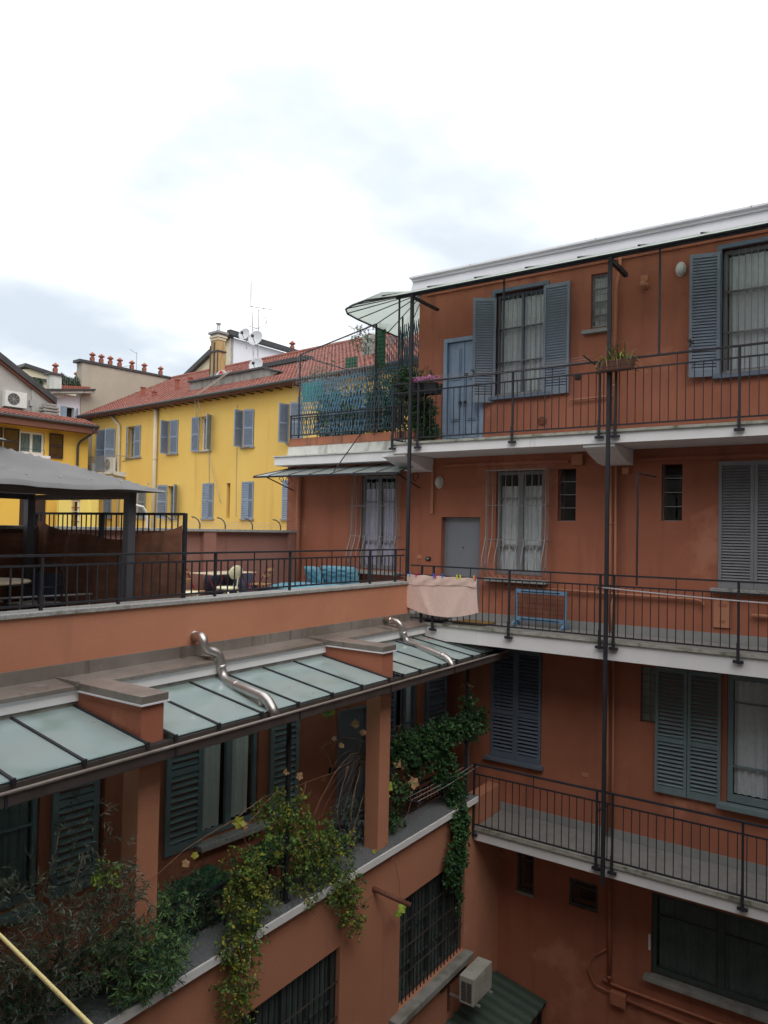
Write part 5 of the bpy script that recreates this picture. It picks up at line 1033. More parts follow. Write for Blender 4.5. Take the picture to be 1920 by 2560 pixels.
nt_ = MB().box(13.2, 13.21, 10.3, 10.85, 11.85, 12.2).build('shade_net', GREENN); tag(nt_, 'smaller bright green shade net lower behind the blue trellis', 'net')
def panel(y0, y1, z0, z1, m_, label, x=13.6):
    t = thing('privacy_screen', (x, (y0+y1)/2, z0), label, 'panel'); MB().box(x, x+0.02, y0, y1, z0, z1).build('sheet', m_, t)
    for k in range(1, int((z1-z0)/0.09)): MB().box(x-0.008, x-0.001, y0, y1, z0+k*0.09-0.004, z0+k*0.09+0.004).build('wire', m_, t)
panel(10.19, 10.54, 12.85, 13.09, GREENP, 'small dark green square panel above the blue trellis'); panel(9.42, 9.70, 12.74, 13.72, GREENP, 'tall narrow dark green panel under the curved canopy')
panel(9.80, 10.14, 13.13, 13.59, OLDWHITE, 'white panel overgrown with leaves left of the tall green one', 13.7)
def plant(name, loc, label, cat='plant', grp=None): return thing(name, loc, label, cat, grp)
t = plant('climbing_plant', (13.4, 9.8, 11.0), 'loose climber with reddish leaves on the frame under the curved canopy')
stems(t, [([(13.4, 9.9, 11.0), (13.4, 9.95, 12.0), (13.5, 9.9, 13.0), (13.5, 9.8, 13.6)], 0.014, 0.006), ([(13.3, 9.3, 11.0), (13.2, 9.3, 12.2), (13.2, 9.35, 13.0)], 0.012, 0.005)])
foliage('leaves', t, [((13.45, 9.95, 13.45), (0.2, 0.25, 0.28), 5), ((13.5, 9.5, 13.75), (0.15, 0.22, 0.12), 2), ((13.3, 9.3, 12.8), (0.15, 0.3, 0.5), 3), ((13.1, 9.5, 12.5), (0.1, 0.4, 0.15), 2), ((13.2, 10.5, 12.9), (0.1, 0.6, 0.15), 0.6)], 150, 0.05, 'oval', [L_VINED, L_RED, L_VINE, L_VINEY], [4, 3, 2, 1], 0.16, 7)
t = plant('olive_bush', (13.3, 11.0, 11.0), 'pale feathery bush behind the blue trellis at the left', 'bush')
stems(t, [([(13.3, 11.0, 11.0), (13.3, 11.0, 12.2)], 0.02, 0.01), ([(13.3, 10.8, 11.0), (13.25, 10.8, 12.4)], 0.015, 0.006)])
foliage('leaves', t, [((13.35, 11.0, 12.55), (0.2, 0.35, 0.35), 4), ((13.3, 10.75, 12.1), (0.2, 0.5, 0.5), 4)], 240, 0.055, 'narrow', [L_OLIVP, L_OLIV, L_VINE], [3, 2, 1], 0.2, 8, up=0.8, droop=0.1)
for i, (y, z, s, m2, lab) in enumerate(((10.6, 11.7, 0.42, L_IVY, 'dark green shrub behind the left trellis'), (9.9, 11.7, 0.40, L_VINED, 'leafy green shrub behind the middle trellis'), (9.2, 11.75, 0.42, L_IVY3, 'dark bushy shrub behind the right trellis'), (8.55, 11.9, 0.45, L_IVY, 'tall dark shrub at the end of the roof terrace'))):
    t = plant('shrub', (13.4, y, 11.0), lab, 'shrub', 'shrubs on the roof terrace'); stems(t, [([(13.4, y, 11.0), (13.4, y, z)], 0.02, 0.01)])
    foliage('leaves', t, [((13.25, y, z), (0.25, s, 0.62), 1)], 420, 0.07, 'oval', [m2, L_IVY2, L_VINE], [3, 4, 2], 0.18, 8)
t = plant('balcony_shrub', (12.4, 7.75, 10.8), 'dark bushy shrub standing on the top gallery behind the corner pole', 'shrub'); stems(t, [([(12.4, 7.75, 10.8), (12.38, 7.75, 11.8)], 0.02, 0.01)])
MB().lathe((12.4, 7.72, 10.80), [(0.001, 0), (0.11, 0), (0.15, 0.24), (0.155, 0.26), (0.13, 0.26), (0.12, 0.2), (0.001, 0.2)], 16).build('pot', POT, t, smooth=True)
foliage('leaves', t, [((12.38, 7.66, 11.45), (0.3, 0.26, 0.32), 5), ((12.35, 7.9, 11.95), (0.2, 0.28, 0.3), 3), ((12.4, 7.55, 11.05), (0.25, 0.2, 0.16), 3), ((12.25, 8.05, 12.1), (0.12, 0.2, 0.22), 1.5)], 950, 0.05, 'oval', [L_IVY3, L_IVY, L_IVY2], [4, 4, 1], 0.12, 9)
t = plant('marigold', (12.3, 7.5, 11.9), 'small orange flowered plant above the top gallery shrub'); foliage('leaves', t, [((12.3, 7.55, 12.15), (0.12, 0.2, 0.12), 1)], 60, 0.03, 'oval', [L_IVY, L_AUT], [3, 1], 0.08, 7)
# ================================================================ PLANTS OF THE COVERED GALLERY
IV = [L_IVY, L_IVY2, L_IVY3]
t = plant('ivy', (11.7, 6.2, 4.5), 'dark green ivy climbing the corner post and hanging over the ledge', 'ivy')
stems(t, [([(11.72, 6.18, 4.5), (11.74, 6.16, 5.4), (11.70, 6.18, 6.3)], 0.012, 0.005), ([(11.7, 6.2, 5.75), (11.0, 6.3, 5.7), (10.2, 6.3, 5.6), (9.6, 6.25, 5.6)], 0.012, 0.004), ([(11.1, 6.2, 5.3), (11.2, 6.1, 4.7), (11.1, 5.97, 4.3), (11.0, 5.98, 3.6)], 0.012, 0.004)])
foliage('leaves', t, [((11.72, 6.2, 6.12), (0.12, 0.1, 0.22), 0.8), ((11.95, 6.2, 5.72), (0.48, 0.16, 0.30), 7), ((11.35, 6.25, 5.72), (0.4, 0.16, 0.25), 5), ((10.75, 6.28, 5.66), (0.5, 0.18, 0.34), 9), ((10.15, 6.28, 5.68), (0.5, 0.18, 0.30), 9), ((9.75, 6.25, 5.72), (0.32, 0.15, 0.30), 5), ((10.3, 6.28, 5.42), (0.4, 0.14, 0.2), 3),
    ((10.95, 6.2, 5.15), (0.30, 0.14, 0.28), 4), ((11.2, 6.12, 4.75), (0.24, 0.14, 0.30), 4)], 1900, 0.042, 'ivy', IV, [5, 2, 3], 0.10, 9)
foliage('leaves', t, [((11.05, 5.93, 4.2), (0.24, 0.06, 0.40), 6), ((10.95, 5.95, 3.75), (0.34, 0.05, 0.30), 6), ((10.95, 5.99, 3.5), (0.28, 0.04, 0.16), 1.5), ((11.18, 6.02, 3.1), (0.06, 0.03, 0.4), 0.7)], 700, 0.045, 'ivy', IV, [5, 3, 2], 0.09, 9, droop=0.8)
foliage('dry_leaves', t, [((11.75, 6.2, 6.42), (0.22, 0.1, 0.2), 1)], 14, 0.035, 'oval', [L_AUT, L_RED], [1, 1], 0.12, 5)
t = plant('ivy', (9.5, 6.1, 4.5), 'wispy ivy strand hanging beside the right pillar', 'ivy')
foliage('leaves', t, [((9.55, 6.2, 5.15), (0.22, 0.12, 0.35), 2), ((9.35, 6.2, 5.0), (0.1, 0.1, 0.4), 1), ((9.6, 6.3, 4.65), (0.25, 0.1, 0.12), 1)], 90, 0.045, 'ivy', IV, [3, 2, 1], 0.1, 7)
VN = [L_VINE, L_VINEY, L_VINED]
t = plant('trailing_vine', (7.0, 6.2, 4.5), 'yellow green vine wrapped round the slim post and spilling over the ledge', 'vine')
stems(t, [([(7.05, 6.3, 4.5), (7.0, 6.2, 5.2), (6.95, 6.2, 5.95)], 0.012, 0.005), ([(7.1, 6.3, 5.0), (7.6, 6.2, 4.9), (8.0, 6.05, 4.4), (8.1, 5.95, 3.9)], 0.01, 0.004)], TWIG)
foliage('leaves', t, [((6.9, 6.2, 5.72), (0.33, 0.18, 0.24), 3), ((7.0, 6.2, 5.35), (0.42, 0.2, 0.25), 4), ((7.4, 6.2, 5.1), (0.45, 0.2, 0.28), 4), ((7.85, 6.12, 4.85), (0.36, 0.18, 0.30), 4), ((7.3, 6.15, 4.75), (0.5, 0.18, 0.2), 3), ((7.95, 5.98, 4.4), (0.30, 0.08, 0.25), 3), ((8.1, 5.93, 4.0), (0.20, 0.05, 0.28), 1.6), ((7.5, 6.0, 4.5), (0.4, 0.1, 0.12), 1)], 760, 0.050, 'oval', VN, [6, 2, 3], 0.17, 8, twr=0.002)
t = plant('trailing_vine', (6.1, 6.1, 4.5), 'dense yellow vine curtain hanging low over the left ledge', 'vine')
stems(t, [([(6.2, 6.4, 4.5), (6.15, 6.2, 5.2), (6.1, 6.0, 4.9), (6.0, 5.95, 4.2), (5.98, 5.95, 3.7)], 0.012, 0.004)], TWIG)
foliage('leaves', t, [((6.2, 6.1, 5.3), (0.22, 0.16, 0.2), 2), ((6.15, 6.02, 4.95), (0.28, 0.14, 0.32), 5), ((6.05, 5.96, 4.55), (0.28, 0.08, 0.3), 4), ((5.98, 5.93, 4.1), (0.26, 0.05, 0.3), 2.6), ((6.0, 5.93, 3.75), (0.2, 0.04, 0.22), 0.9)], 480, 0.045, 'oval', VN, [5, 3, 3], 0.15, 9, droop=0.7, twr=0.002)
t = plant('trailing_vine', (6.7, 6.2, 4.5), 'thin vine with small leaves between the two denser vines', 'vine')
foliage('leaves', t, [((6.55, 6.2, 5.1), (0.25, 0.15, 0.25), 2), ((6.6, 6.2, 4.75), (0.3, 0.15, 0.25), 2)], 110, 0.04, 'oval', VN, [3, 2, 3], 0.17, 7)
t = plant('podocarpus', (6.0, 6.8, 3.93), 'dark blue green needle leaved shrub behind the ledge railing', 'shrub')
stems(t, [([(6.0, 6.8, 3.95), (6.0, 6.75, 4.5), (6.1, 6.7, 5.0)], 0.02, 0.008), ([(5.8, 6.8, 3.95), (5.75, 6.7, 4.8)], 0.015, 0.006)])
foliage('leaves', t, [((5.85, 6.7, 4.75), (0.42, 0.25, 0.32), 5), ((6.2, 6.65, 4.7), (0.4, 0.25, 0.35), 4), ((5.5, 6.6, 4.6), (0.35, 0.25, 0.3), 3), ((5.9, 6.6, 4.4), (0.5, 0.2, 0.25), 3)], 620, 0.065, 'narrow', [L_CON, L_CONL, L_IVY3], [6, 1, 3], 0.15, 13, up=0.2)
t = plant('podocarpus', (4.9, 6.3, 4.5), 'needle leaved shrub with bright tips beside the left pillar', 'shrub')
stems(t, [([(4.6, 6.6, 4.0), (4.6, 6.3, 4.8), (4.8, 6.05, 5.2)], 0.02, 0.006)])
foliage('leaves', t, [((4.72, 6.02, 5.12), (0.32, 0.12, 0.18), 2.5), ((5.0, 6.0, 4.82), (0.36, 0.12, 0.16), 3), ((4.7, 6.0, 4.78), (0.26, 0.12, 0.25), 3), ((5.2, 6.1, 5.2), (0.25, 0.2, 0.2), 1.5), ((4.5, 6.1, 5.0), (0.25, 0.2, 0.3), 2), ((4.95, 5.98, 4.68), (0.30, 0.1, 0.14), 2)], 480, 0.065, 'narrow', [L_CONL, L_CON], [3, 3], 0.12, 13, up=0.3)
t = plant('olive_tree', (4.0, 6.3, 3.93), 'straggly grey green olive tree at the lower left before the shutters', 'tree')
stems(t, [([(3.8, 6.5, 3.95), (3.85, 6.3, 4.8), (3.9, 6.0, 5.4), (4.0, 5.9, 6.2)], 0.022, 0.007), ([(3.85, 6.3, 4.8), (3.5, 6.0, 5.4), (3.1, 5.8, 5.9)], 0.014, 0.005), ([(3.87, 6.2, 5.0), (4.3, 5.95, 5.45), (4.6, 5.85, 5.6), (4.75, 5.8, 5.45)], 0.014, 0.004), ([(3.9, 6.0, 5.3), (3.6, 5.9, 5.9), (3.7, 5.8, 6.5)], 0.010, 0.004), ([(4.0, 6.0, 5.2), (4.3, 5.9, 5.8), (4.1, 5.85, 6.2)], 0.01, 0.004)], name='branch')
foliage('leaves', t, [((4.0, 5.9, 6.4), (0.22, 0.15, 0.30), 1.2), ((3.65, 5.9, 6.0), (0.4, 0.2, 0.35), 3), ((4.2, 5.9, 5.95), (0.35, 0.2, 0.3), 3), ((3.3, 5.9, 5.85), (0.35, 0.2, 0.4), 4), ((3.9, 5.9, 5.6), (0.55, 0.25, 0.3), 6), ((4.4, 5.88, 5.5), (0.35, 0.2, 0.25), 4), ((3.4, 6.0, 5.3), (0.5, 0.25, 0.3), 4), ((4.0, 6.0, 5.15), (0.5, 0.25, 0.25), 4)], 380, 0.062, 'narrow', [L_OLIV, L_OLIVP, L_IVY3], [5, 2, 3], 0.2, 11, twr=0.0028, up=0.1)
t = plant('fern_bush', (3.9, 6.5, 3.93), 'dark leafy undergrowth filling the gallery corner at the lower left', 'bush')
foliage('leaves', t, [((3.6, 6.5, 4.8), (0.6, 0.3, 0.4), 4), ((4.3, 6.5, 4.6), (0.5, 0.3, 0.35), 4), ((3.3, 6.4, 4.5), (0.6, 0.3, 0.35), 4), ((5.2, 6.6, 4.5), (0.4, 0.25, 0.3), 2), ((3.6, 6.25, 5.1), (0.7, 0.2, 0.3), 3)], 650, 0.07, 'narrow', [L_IVY3, L_CON, L_OLIV], [4, 3, 2], 0.2, 10)
t = plant('young_shoot', (4.4, 6.1, 5.3), 'small bright lime leaved twig among the olive branches'); foliage('leaves', t, [((4.25, 5.9, 5.95), (0.13, 0.1, 0.10), 1)], 22, 0.05, 'oval', [L_VINE, L_LIME], [2, 1], 0.08, 7)
t = plant('lavender_pot', (9.2, 6.8, 3.93), 'grey blue lavender bush in a pot before the dark gallery door', 'shrub')
MB().lathe((9.2, 6.85, 3.935), [(0.001, 0), (0.15, 0), (0.2, 0.32), (0.22, 0.36), (0.18, 0.36), (0.17, 0.3), (0.001, 0.3)], 18).build('pot', POT, t, smooth=True)
foliage('leaves', t, [((8.85, 6.62, 4.95), (0.30, 0.16, 0.22), 4), ((8.75, 6.55, 4.75), (0.30, 0.14, 0.26), 4), ((8.6, 6.5, 4.6), (0.22, 0.1, 0.2), 2)], 560, 0.045, 'narrow', [L_LAV, L_CON, L_IVY3], [5, 1, 2], 0.12, 12, up=0.5)
foliage('tips', t, [((9.25, 6.5, 4.95), (0.15, 0.1, 0.2), 1)], 30, 0.04, 'oval', [L_VINE, L_LIME], [2, 1], 0.1, 7)
# bare grapevine with a few big leaves
t = plant('grapevine', (9.3, 6.9, 3.93), 'almost bare grapevine with a few large withered leaves before the door', 'grapevine')
MB().tube([(9.25, 6.9, 3.95), (9.30, 6.9, 4.8), (9.38, 6.85, 5.4), (9.50, 6.8, 5.62)], 0.03, 8, rs=[0.04, 0.035, 0.032, 0.036]).build('trunk', BARK, t, smooth=True)
rnd = random.Random(5)
def cane(pts, r0=0.0065):
    P = [Vector(p) for p in pts]; Q = []
    for i in range(len(P)-1):
        p0 = P[max(i-1, 0)]; p3 = P[min(i+2, len(P)-1)]
        for k in range(7):
            s = k/7; a, b = P[i], P[i+1]
            q = 0.5*((2*a)+(b-p0)*s+(2*p0-5*a+4*b-p3)*s*s+(3*a-p0-3*b+p3)*s**3); Q.append(q+Vector((rnd.uniform(-1, 1), rnd.uniform(-1, 1), rnd.uniform(-1, 1)))*0.008)
    Q.append(P[-1]); MB().tube(Q, r0, 5, rs=[r0*(1-0.6*i/len(Q)) for i in range(len(Q))]).build('cane', CANE, t, smooth=True)
def IY(x, z, y=6.4): return (x, y, z)
for pts in ([(9.5, 6.8, 5.6), (8.9, 6.6, 5.72), (8.2, 6.4, 5.75), (7.5, 6.3, 5.82), (6.6, 6.2, 5.9)], [(9.5, 6.8, 5.6), (9.9, 6.5, 5.5), (10.3, 6.3, 5.1), (10.1, 6.2, 4.6)], [(9.5, 6.8, 5.6), (9.2, 6.5, 6.0), (8.7, 6.3, 6.2), (8.5, 6.3, 6.35)], [(9.45, 6.8, 5.6), (9.7, 6.4, 5.9), (9.9, 6.3, 6.4)],
            [(9.4, 6.8, 5.6), (8.6, 6.4, 5.9), (8.0, 6.3, 5.7), (7.6, 6.3, 5.2), (7.9, 6.3, 4.7)], [(9.4, 6.8, 5.55), (8.8, 6.4, 5.6), (8.5, 6.3, 5.2), (8.6, 6.3, 4.7), (8.9, 6.2, 4.3)], [(9.5, 6.8, 5.55), (9.6, 6.4, 5.0), (9.7, 6.3, 4.5), (10.0, 6.1, 4.3)], [(9.4, 6.7, 5.5), (8.9, 6.4, 5.2), (8.3, 6.2, 4.7), (8.5, 6.1, 4.4)],
            [(7.5, 6.3, 5.82), (7.2, 6.2, 5.5), (7.0, 6.2, 5.1)], [(8.2, 6.4, 5.75), (7.9, 6.3, 6.1), (7.6, 6.25, 6.3)], [(6.6, 6.2, 5.9), (6.0, 6.15, 5.8), (5.4, 6.1, 5.75), (4.9, 6.08, 5.6)], [(9.5, 6.8, 5.6), (9.8, 6.3, 5.3), (9.9, 6.2, 4.9), (9.5, 6.15, 4.6)], [(9.3, 6.7, 5.6), (8.9, 6.4, 6.0), (8.2, 6.35, 6.3), (7.9, 6.3, 6.62)],
            [(8.4, 6.3, 5.8), (8.1, 6.25, 5.3), (8.2, 6.2, 4.9)], [(9.1, 6.15, 4.6), (9.15, 5.95, 4.2), (9.2, 5.9, 3.75)], [(6.8, 6.2, 5.9), (6.3, 6.2, 5.6), (6.5, 6.2, 5.2)]): cane(pts)
for _ in range(22):
    a_ = rnd.uniform(0, 6.28); q = Vector((9.45, 6.75, 5.55)); L_ = rnd.uniform(0.7, 1.7); d_ = Vector((math.cos(a_)*1.1, -abs(math.sin(a_))*0.45, rnd.uniform(-0.5, 0.6)))
    cane([q, q+d_*L_*0.4+Vector((0, 0, 0.12)), q+d_*L_*0.8+Vector((0, 0, 0.0)), q+d_*L_+Vector((0, 0, -0.16*L_))], 0.005)
def vleaf(c, s, m_, n=None):
    c = Vector(c); k = 11; nrm = Vector(n or (-0.5, -0.75, 0.35)).normalized(); x = nrm.cross(Vector((0, 0, 1))).normalized(); y = nrm.cross(x); pts = [c]
    a0 = rnd.uniform(0, 6)
    rad_ = [1, .72, .95, .62, .9, .66, .98, .6, .9, .7, .8]
    for i in range(k): an = a0+i*2*math.pi/k; pts.append(c+(x*math.cos(an)+y*math.sin(an))*s*rad_[i]+nrm*rnd.uniform(-.25, .25)*s)
    o = MB().add(pts, [(0, 1+i, 1+(i+1) % k) for i in range(k)]).build('leaf', m_, t); return o
for x, y, z, s, m_ in ((7.89, 6.3, 6.63, .07, L_VINE), (8.02, 6.3, 6.62, .05, L_VINEY), (8.55, 6.3, 6.36, .075, L_AUT), (8.74, 6.3, 6.2, .06, L_AUT), (8.23, 6.3, 6.13, .05, L_AUT), (8.07, 6.3, 6.26, .045, L_AUT), (9.50, 6.2, 5.60, .10, L_AUT), (9.64, 6.2, 5.54, .09, L_AUT), (9.97, 6.2, 5.18, .11, L_AUT), (9.2, 6.15, 5.33, .09, L_LIME), (9.14, 6.15, 5.22, .07, L_LIME), (9.2, 5.88, 3.65, .08, L_LIME), (9.12, 5.88, 3.6, .06, L_LIME), (7.25, 6.2, 5.98, .06, L_AUT), (7.0, 6.2, 6.1, .05, L_AUT), (6.1, 6.1, 5.78, .085, L_VINEY), (6.18, 6.1, 5.72, .06, L_AUT), (5.3, 6.05, 5.62, .05, L_AUT), (5.42, 6.05, 5.66, .045, L_VINEY), (6.6, 6.1, 5.45, .06, L_VINE), (6.75, 6.1, 5.2, .05, L_VINEY), (8.8, 6.1, 4.54, .04, L_VINEY)): vleaf((x, y, z), s, m_)
# closed parasols / green covers behind the railing
for x, lab in ((7.65, 'dark green folded fabric cover behind the vine on the gallery'), (6.3, 'dark green folded fabric cover behind the needle leaved shrub')):
    cushion('folded_cover', (x, 7.0, 4.72), (0.85, 0.4, 0.16), GREENP, lab, 'cover', rot=(rad(15), rad(-6), 0))
o = MB().lathe((8.35, 6.75, 4.55), [(0.001, 0), (0.10, 0), (0.13, 0.10), (0.12, 0.10), (0.10, 0.03), (0.001, 0.03)], 18).build('saucer_pot', POT, smooth=True); tag(o, 'terracotta bowl left of the lavender on the gallery', 'bowl')
o = MB().box(8.2, 8.5, 6.6, 6.9, 3.94, 4.55).build('plant_stand', IRON); tag(o, 'dark stand carrying the terracotta bowl on the gallery', 'stand')
# ================================================================ AIR CONDITIONERS, LEAN-TO, CORD
def ac_unit(name, loc, w, h, d, face, label, m_=PLAST, par=None, rz=0):
    t = thing(name, loc, label, 'air conditioner', 'outdoor air conditioner units', rz); F0 = FR[0]; FR[0] = WM[t.name]
    MB().box(0, w, 0, d, 0, h).build('casing', m_, t, bev=0.008)
    fy = -0.001
    if face == 'fan':
        MB().lathe((w*0.38, -0.002, h*0.5), [(0.001, 0.0), (h*0.38, 0.0)], 24, Matrix.Rotation(rad(90), 3, 'X')).build('fan_opening', BLACK, t)
        for k in range(1, 7): MB().lathe((w*0.38, -0.008, h*0.5), [(h*0.38*k/6-0.004, 0.002), (h*0.38*k/6, 0.004), (h*0.38*k/6+0.002, 0)], 24, Matrix.Rotation(rad(90), 3, 'X')).build('guard_ring', m_, t)
        for k in range(8): a = k*math.pi/4; MB().cb((w*0.38+math.cos(a)*h*0.19, -0.01, h*0.5+math.sin(a)*h*0.19), (h*0.37, 0.005, 0.006), Matrix.Rotation(-a, 3, 'Y')).build('guard_spoke', m_, t)
    else:
        for k in range(12):
            for j in range(2): MB().box(-0.003, -0.0005, 0.03+j*(d-0.06)/2+0.006, 0.03+(j+1)*(d-0.06)/2-0.006, 0.04+k*(h-0.12)/12+0.006, 0.04+(k+1)*(h-0.12)/12-0.004).build('side_slot', BLACK, t)
        MB().box(0.03, w*0.62, -0.006, -0.001, 0.03, h-0.05).build('front_grille', m_, t, bev=0.002)
    FR[0] = F0; return t
ac = ac_unit('air_conditioner', (10.88, 5.56, 1.50), 0.66, 0.43, 0.26, 'side', 'aged cream air conditioner on a bracket under the lower barred window', ACD)
br = thing('ac_bracket', (11.1, 6.0, 1.4), 'rusty wall bracket under the aged cream air conditioner', 'bracket')
for x in (11.0, 11.45): MB().box(x-0.015, x+0.015, 5.50, 6.09, 1.465, 1.495).build('arm', GALV, br); MB().box(x-0.015, x+0.015, 6.06, 6.095, 1.2, 1.75).build('upright', WOODR, br)
MB().box(10.75, 11.6, 6.07, 6.095, 1.60, 1.64).build('rail', WOODR, br)
gr_ = thing('lean_to_roof', (11.6, 5.5, 0), 'green corrugated lean-to roof in the courtyard corner', 'roof')
for k in range(11):
    x0 = 10.2+k*0.235
    MB().prism([(x0, 6.08, 1.02), (x0+0.06, 6.08, 1.055), (x0+0.12, 6.08, 1.055), (x0+0.18, 6.08, 1.02), (x0+0.235, 6.08, 1.02), (x0+0.235, 6.08, 1.005), (x0, 6.08, 1.005)], (0, -1.0, -0.20)).build('sheet', GREENR, gr_)
for x in (10.3, 12.7): MB().box(x-0.03, x+0.03, 5.15, 5.21, 0, 0.8).build('post', IRON, gr_)
MB().box(10.2, 12.79, 5.10, 5.14, 0.74, 0.80).build('front_beam', IRON, gr_)
P = [Vector((1.20, 2.9, 8.02)), Vector((1.09, 1.95, 8.0)), Vector((1.02, 1.46, 8.0)), Vector((0.85, 0.2, 8.02)), Vector((0.7, -0.9, 8.05))]
o = MB().tube(P, 0.0052, 8).build('washing_line', CORDY, smooth=True); tag(o, 'yellow washing line crossing the lower left corner close by', 'clothesline')

# ================================================================ BACKGROUND: the long yellow house (turned six degrees)
FR[0] = Q6
Yb = thing('yellow_apartment_house', (20.5, 30, 0), 'long yellow apartment house with pale blue shutters and a red tiled roof', 'building')
XF = 20.5
wn = [('up', 37.25, 36.25), ('up', 35.10, 33.80), ('up', 31.35, 30.55), ('up', 28.85, 27.95), ('up', 25.72, 24.95), ('up', 22.75, 21.95), ('up', 19.5, 18.6),
      ('lo', 37.2, 36.45), ('lo', 34.0, 33.2), ('lo', 31.3, 30.5), ('lo', 28.45, 27.65), ('lo', 25.62, 24.87), ('lo', 23.0, 22.2), ('lo', 19.5, 18.6)]
holes = []
for k, a, b in wn: holes.append((b, a, *( (12.60, 14.20) if k == 'up' else (9.50, 11.05))))
holes[0] = (36.25, 37.25, 12.0, 14.2); holes.append((26.47, 26.72, 9.52, 11.07))
wall_x('wall', Yb, YELLOW, XF, 14.0, 38.7, 0, 14.95, holes, thick=0.4)
MB().box(21.3, 21.35, 14, 38.7, 5, 14.9).build('dark_room_sheet', DARKIN, Yb)
MB().box(XF-0.02, XF+0.45, 38.7, 39.5, 0, 15.0).build('end_wall', BEIGE, Yb)
def leafm(h, w): 
    mb = MB(); mb.box(0, 0.045, -0.02, 0.02, 0, h); mb.box(w-0.045, w, -0.02, 0.02, 0, h)
    for z in (0, h/2-0.03, h-0.07): mb.box(0.045, w-0.045, -0.018, 0.018, z, z+0.07)
    n = int(h/0.075)
    for i in range(n): mb.cb((w/2, 0, (i+0.5)*h/n), (w-0.09, 0.075, 0.010), Matrix.Rotation(rad(62), 3, 'X'))
    return mesh_of(mb, SHUTB)
LM = {1.6: leafm(1.6, 0.48), 2.2: leafm(2.2, 0.5)}
states = {0: (95, 60), 1: (25, 3), 2: (80, 12), 3: (172, 120), 4: (82, 22), 5: (95, 40), 6: (0, 0), 7: (0, 0), 8: (120, 100), 9: (140, 130), 10: (0, 0), 11: (2, 0), 12: (0, 0), 13: (0, 0)}
for i, (k, a, b) in enumerate(wn):
    z0, z1 = holes[i][2], holes[i][3]; h = z1-z0; w = (a-b)/2
    win = window(Yb, (XF+0.22, a, z0), DN, a-b, h, WFRAME if k == 'up' else SHUTM, 2, (0.5,), 0.06, [(0.08, 0.46, 0.05, 0.95, CURT), (0.56, 0.92, 0.05, 0.95, CURT)])
    MB().box(XF-0.08, XF+0.1, b-0.08, a+0.08, z0-0.06, z0-0.002).build('window_sill', PLINTH, Yb)
    key = 2.2 if h > 2 else 1.6
    for s, ang in ((0, states[i][0]), (1, states[i][1])):
        hinge = (XF-0.03, a, z0) if s == 0 else (XF-0.03, b, z0)
        # leaf lies along -y (s=0) or +y (s=1) when closed; swings outwards by ang
        base = -90 if s == 0 else 90; an = base-ang if s == 0 else base+ang
        an = rad(an)
        sh = piece('shutter', Yb, (0, 0, 0), hinge, SHUTB, Matrix.Rotation(an, 3, 'Z'), key=('ysh', key), mesh=LM[key])
# narrow slit, pipes, cables
MB().box(XF+0.2, XF+0.24, 26.48, 26.71, 9.53, 11.06).build('window_frame', WOODR, Yb)
pipe('drainpipe', [(XF-0.12, 32.3, 14.9), (XF-0.12, 32.3, 8.0)], 0.10, CREAM, 'pale straight downpipe on the long yellow wall', 'drainpipe', 'pale downpipes on the long yellow wall', rings=[((XF-0.12, 32.3, 12.4), (0, 0, 1)), ((XF-0.12, 32.3, 10.8), (0, 0, 1))], n=10)
pipe('drainpipe', [(XF-0.1, 36.6, 14.95), (XF-0.1, 36.4, 14.75), (XF-0.1, 35.72, 14.3), (XF-0.1, 35.65, 8.0)], 0.07, CREAM, 'pale crooked downpipe beside the small balcony', 'drainpipe', 'pale downpipes on the long yellow wall', n=10)
for (y0, y1) in ((37.75, 37.85), (35.95, 36.05)): MB().box(XF-0.03, XF-0.002, y0, y1, 12.0, 14.3).build('trim_strip', CREAM, Yb)
for y, z0, z1 in ((27.95, 10.5, 12.5), (26.0, 9.6, 14.5)): MB().tube([(XF-0.02, y, z0), (XF-0.02, y+0.1, z1)], 0.012, 4).build('cable', BEIGE, Yb)
MB().tube([(XF-0.02, 35.5, 12.45), (XF-0.02, 33.6, 12.52)], 0.015, 4).build('cable', BEIGE, Yb)
# eaves, gutter, roof
ev = MB().prism([(XF-0.02, 14, 14.95), (XF-0.45, 14, 14.88), (XF-0.45, 14, 14.95), (XF-0.02, 14, 15.08)], (0, 25.5, 0)).build('eaves', WOODR, Yb)
mb = MB(); y = 14.2
while y < 39.3: mb.box(XF-0.42, XF, y, y+0.07, 14.84, 14.88); y += 0.6
mb.build('rafter_ends', LEAD, Yb, kind='stuff')
MB().tube([(XF-0.50, 14, 15.02), (XF-0.50, 39.5, 15.02)], 0.085, 8).build('gutter', LEAD, Yb)
def tiles(par, P0, du, dn, nu_, nv_, m_=TILE, lift=0.035):
    """courses of curved tiles: P0 eave corner, du vector along eave per tile, dn vector up the slope per course"""
    P0, du, dn = Vector(P0), Vector(du), Vector(dn); nrm = du.cross(dn).normalized(); nrm = nrm if nrm.z > 0 else -nrm
    mb = MB(); prof = [(0.0, 0.0), (0.18, 0.75), (0.38, 1.0), (0.58, 0.75), (0.76, 0.0), (1.0, -0.05)]
    for j in range(nv_):
        base = P0+dn*j
        b0 = len(mb.v); vs = []
        for i in range(nu_):
            jit = random.uniform(-0.006, 0.006)
            for (a, h) in prof:
                p = base+du*(i+a); vs.append(p+nrm*(h*lift+0.032+jit)); vs.append(p+dn*1.02+nrm*(h*lift*0.85+0.008)); vs.append(p+nrm*(h*lift-0.002))
        n = nu_*len(prof); fs = []
        for i in range(n-1): fs.append((3*i, 3*(i+1), 3*(i+1)+1, 3*i+1)); fs.append((3*i+2, 3*(i+1)+2, 3*(i+1), 3*i))
        mb.add(vs, fs)
    return mb.build('roof_tiles', m_, par, kind='stuff')
RX, RZ = 26.0, 18.15; EX, EZ = XF-0.48, 15.06
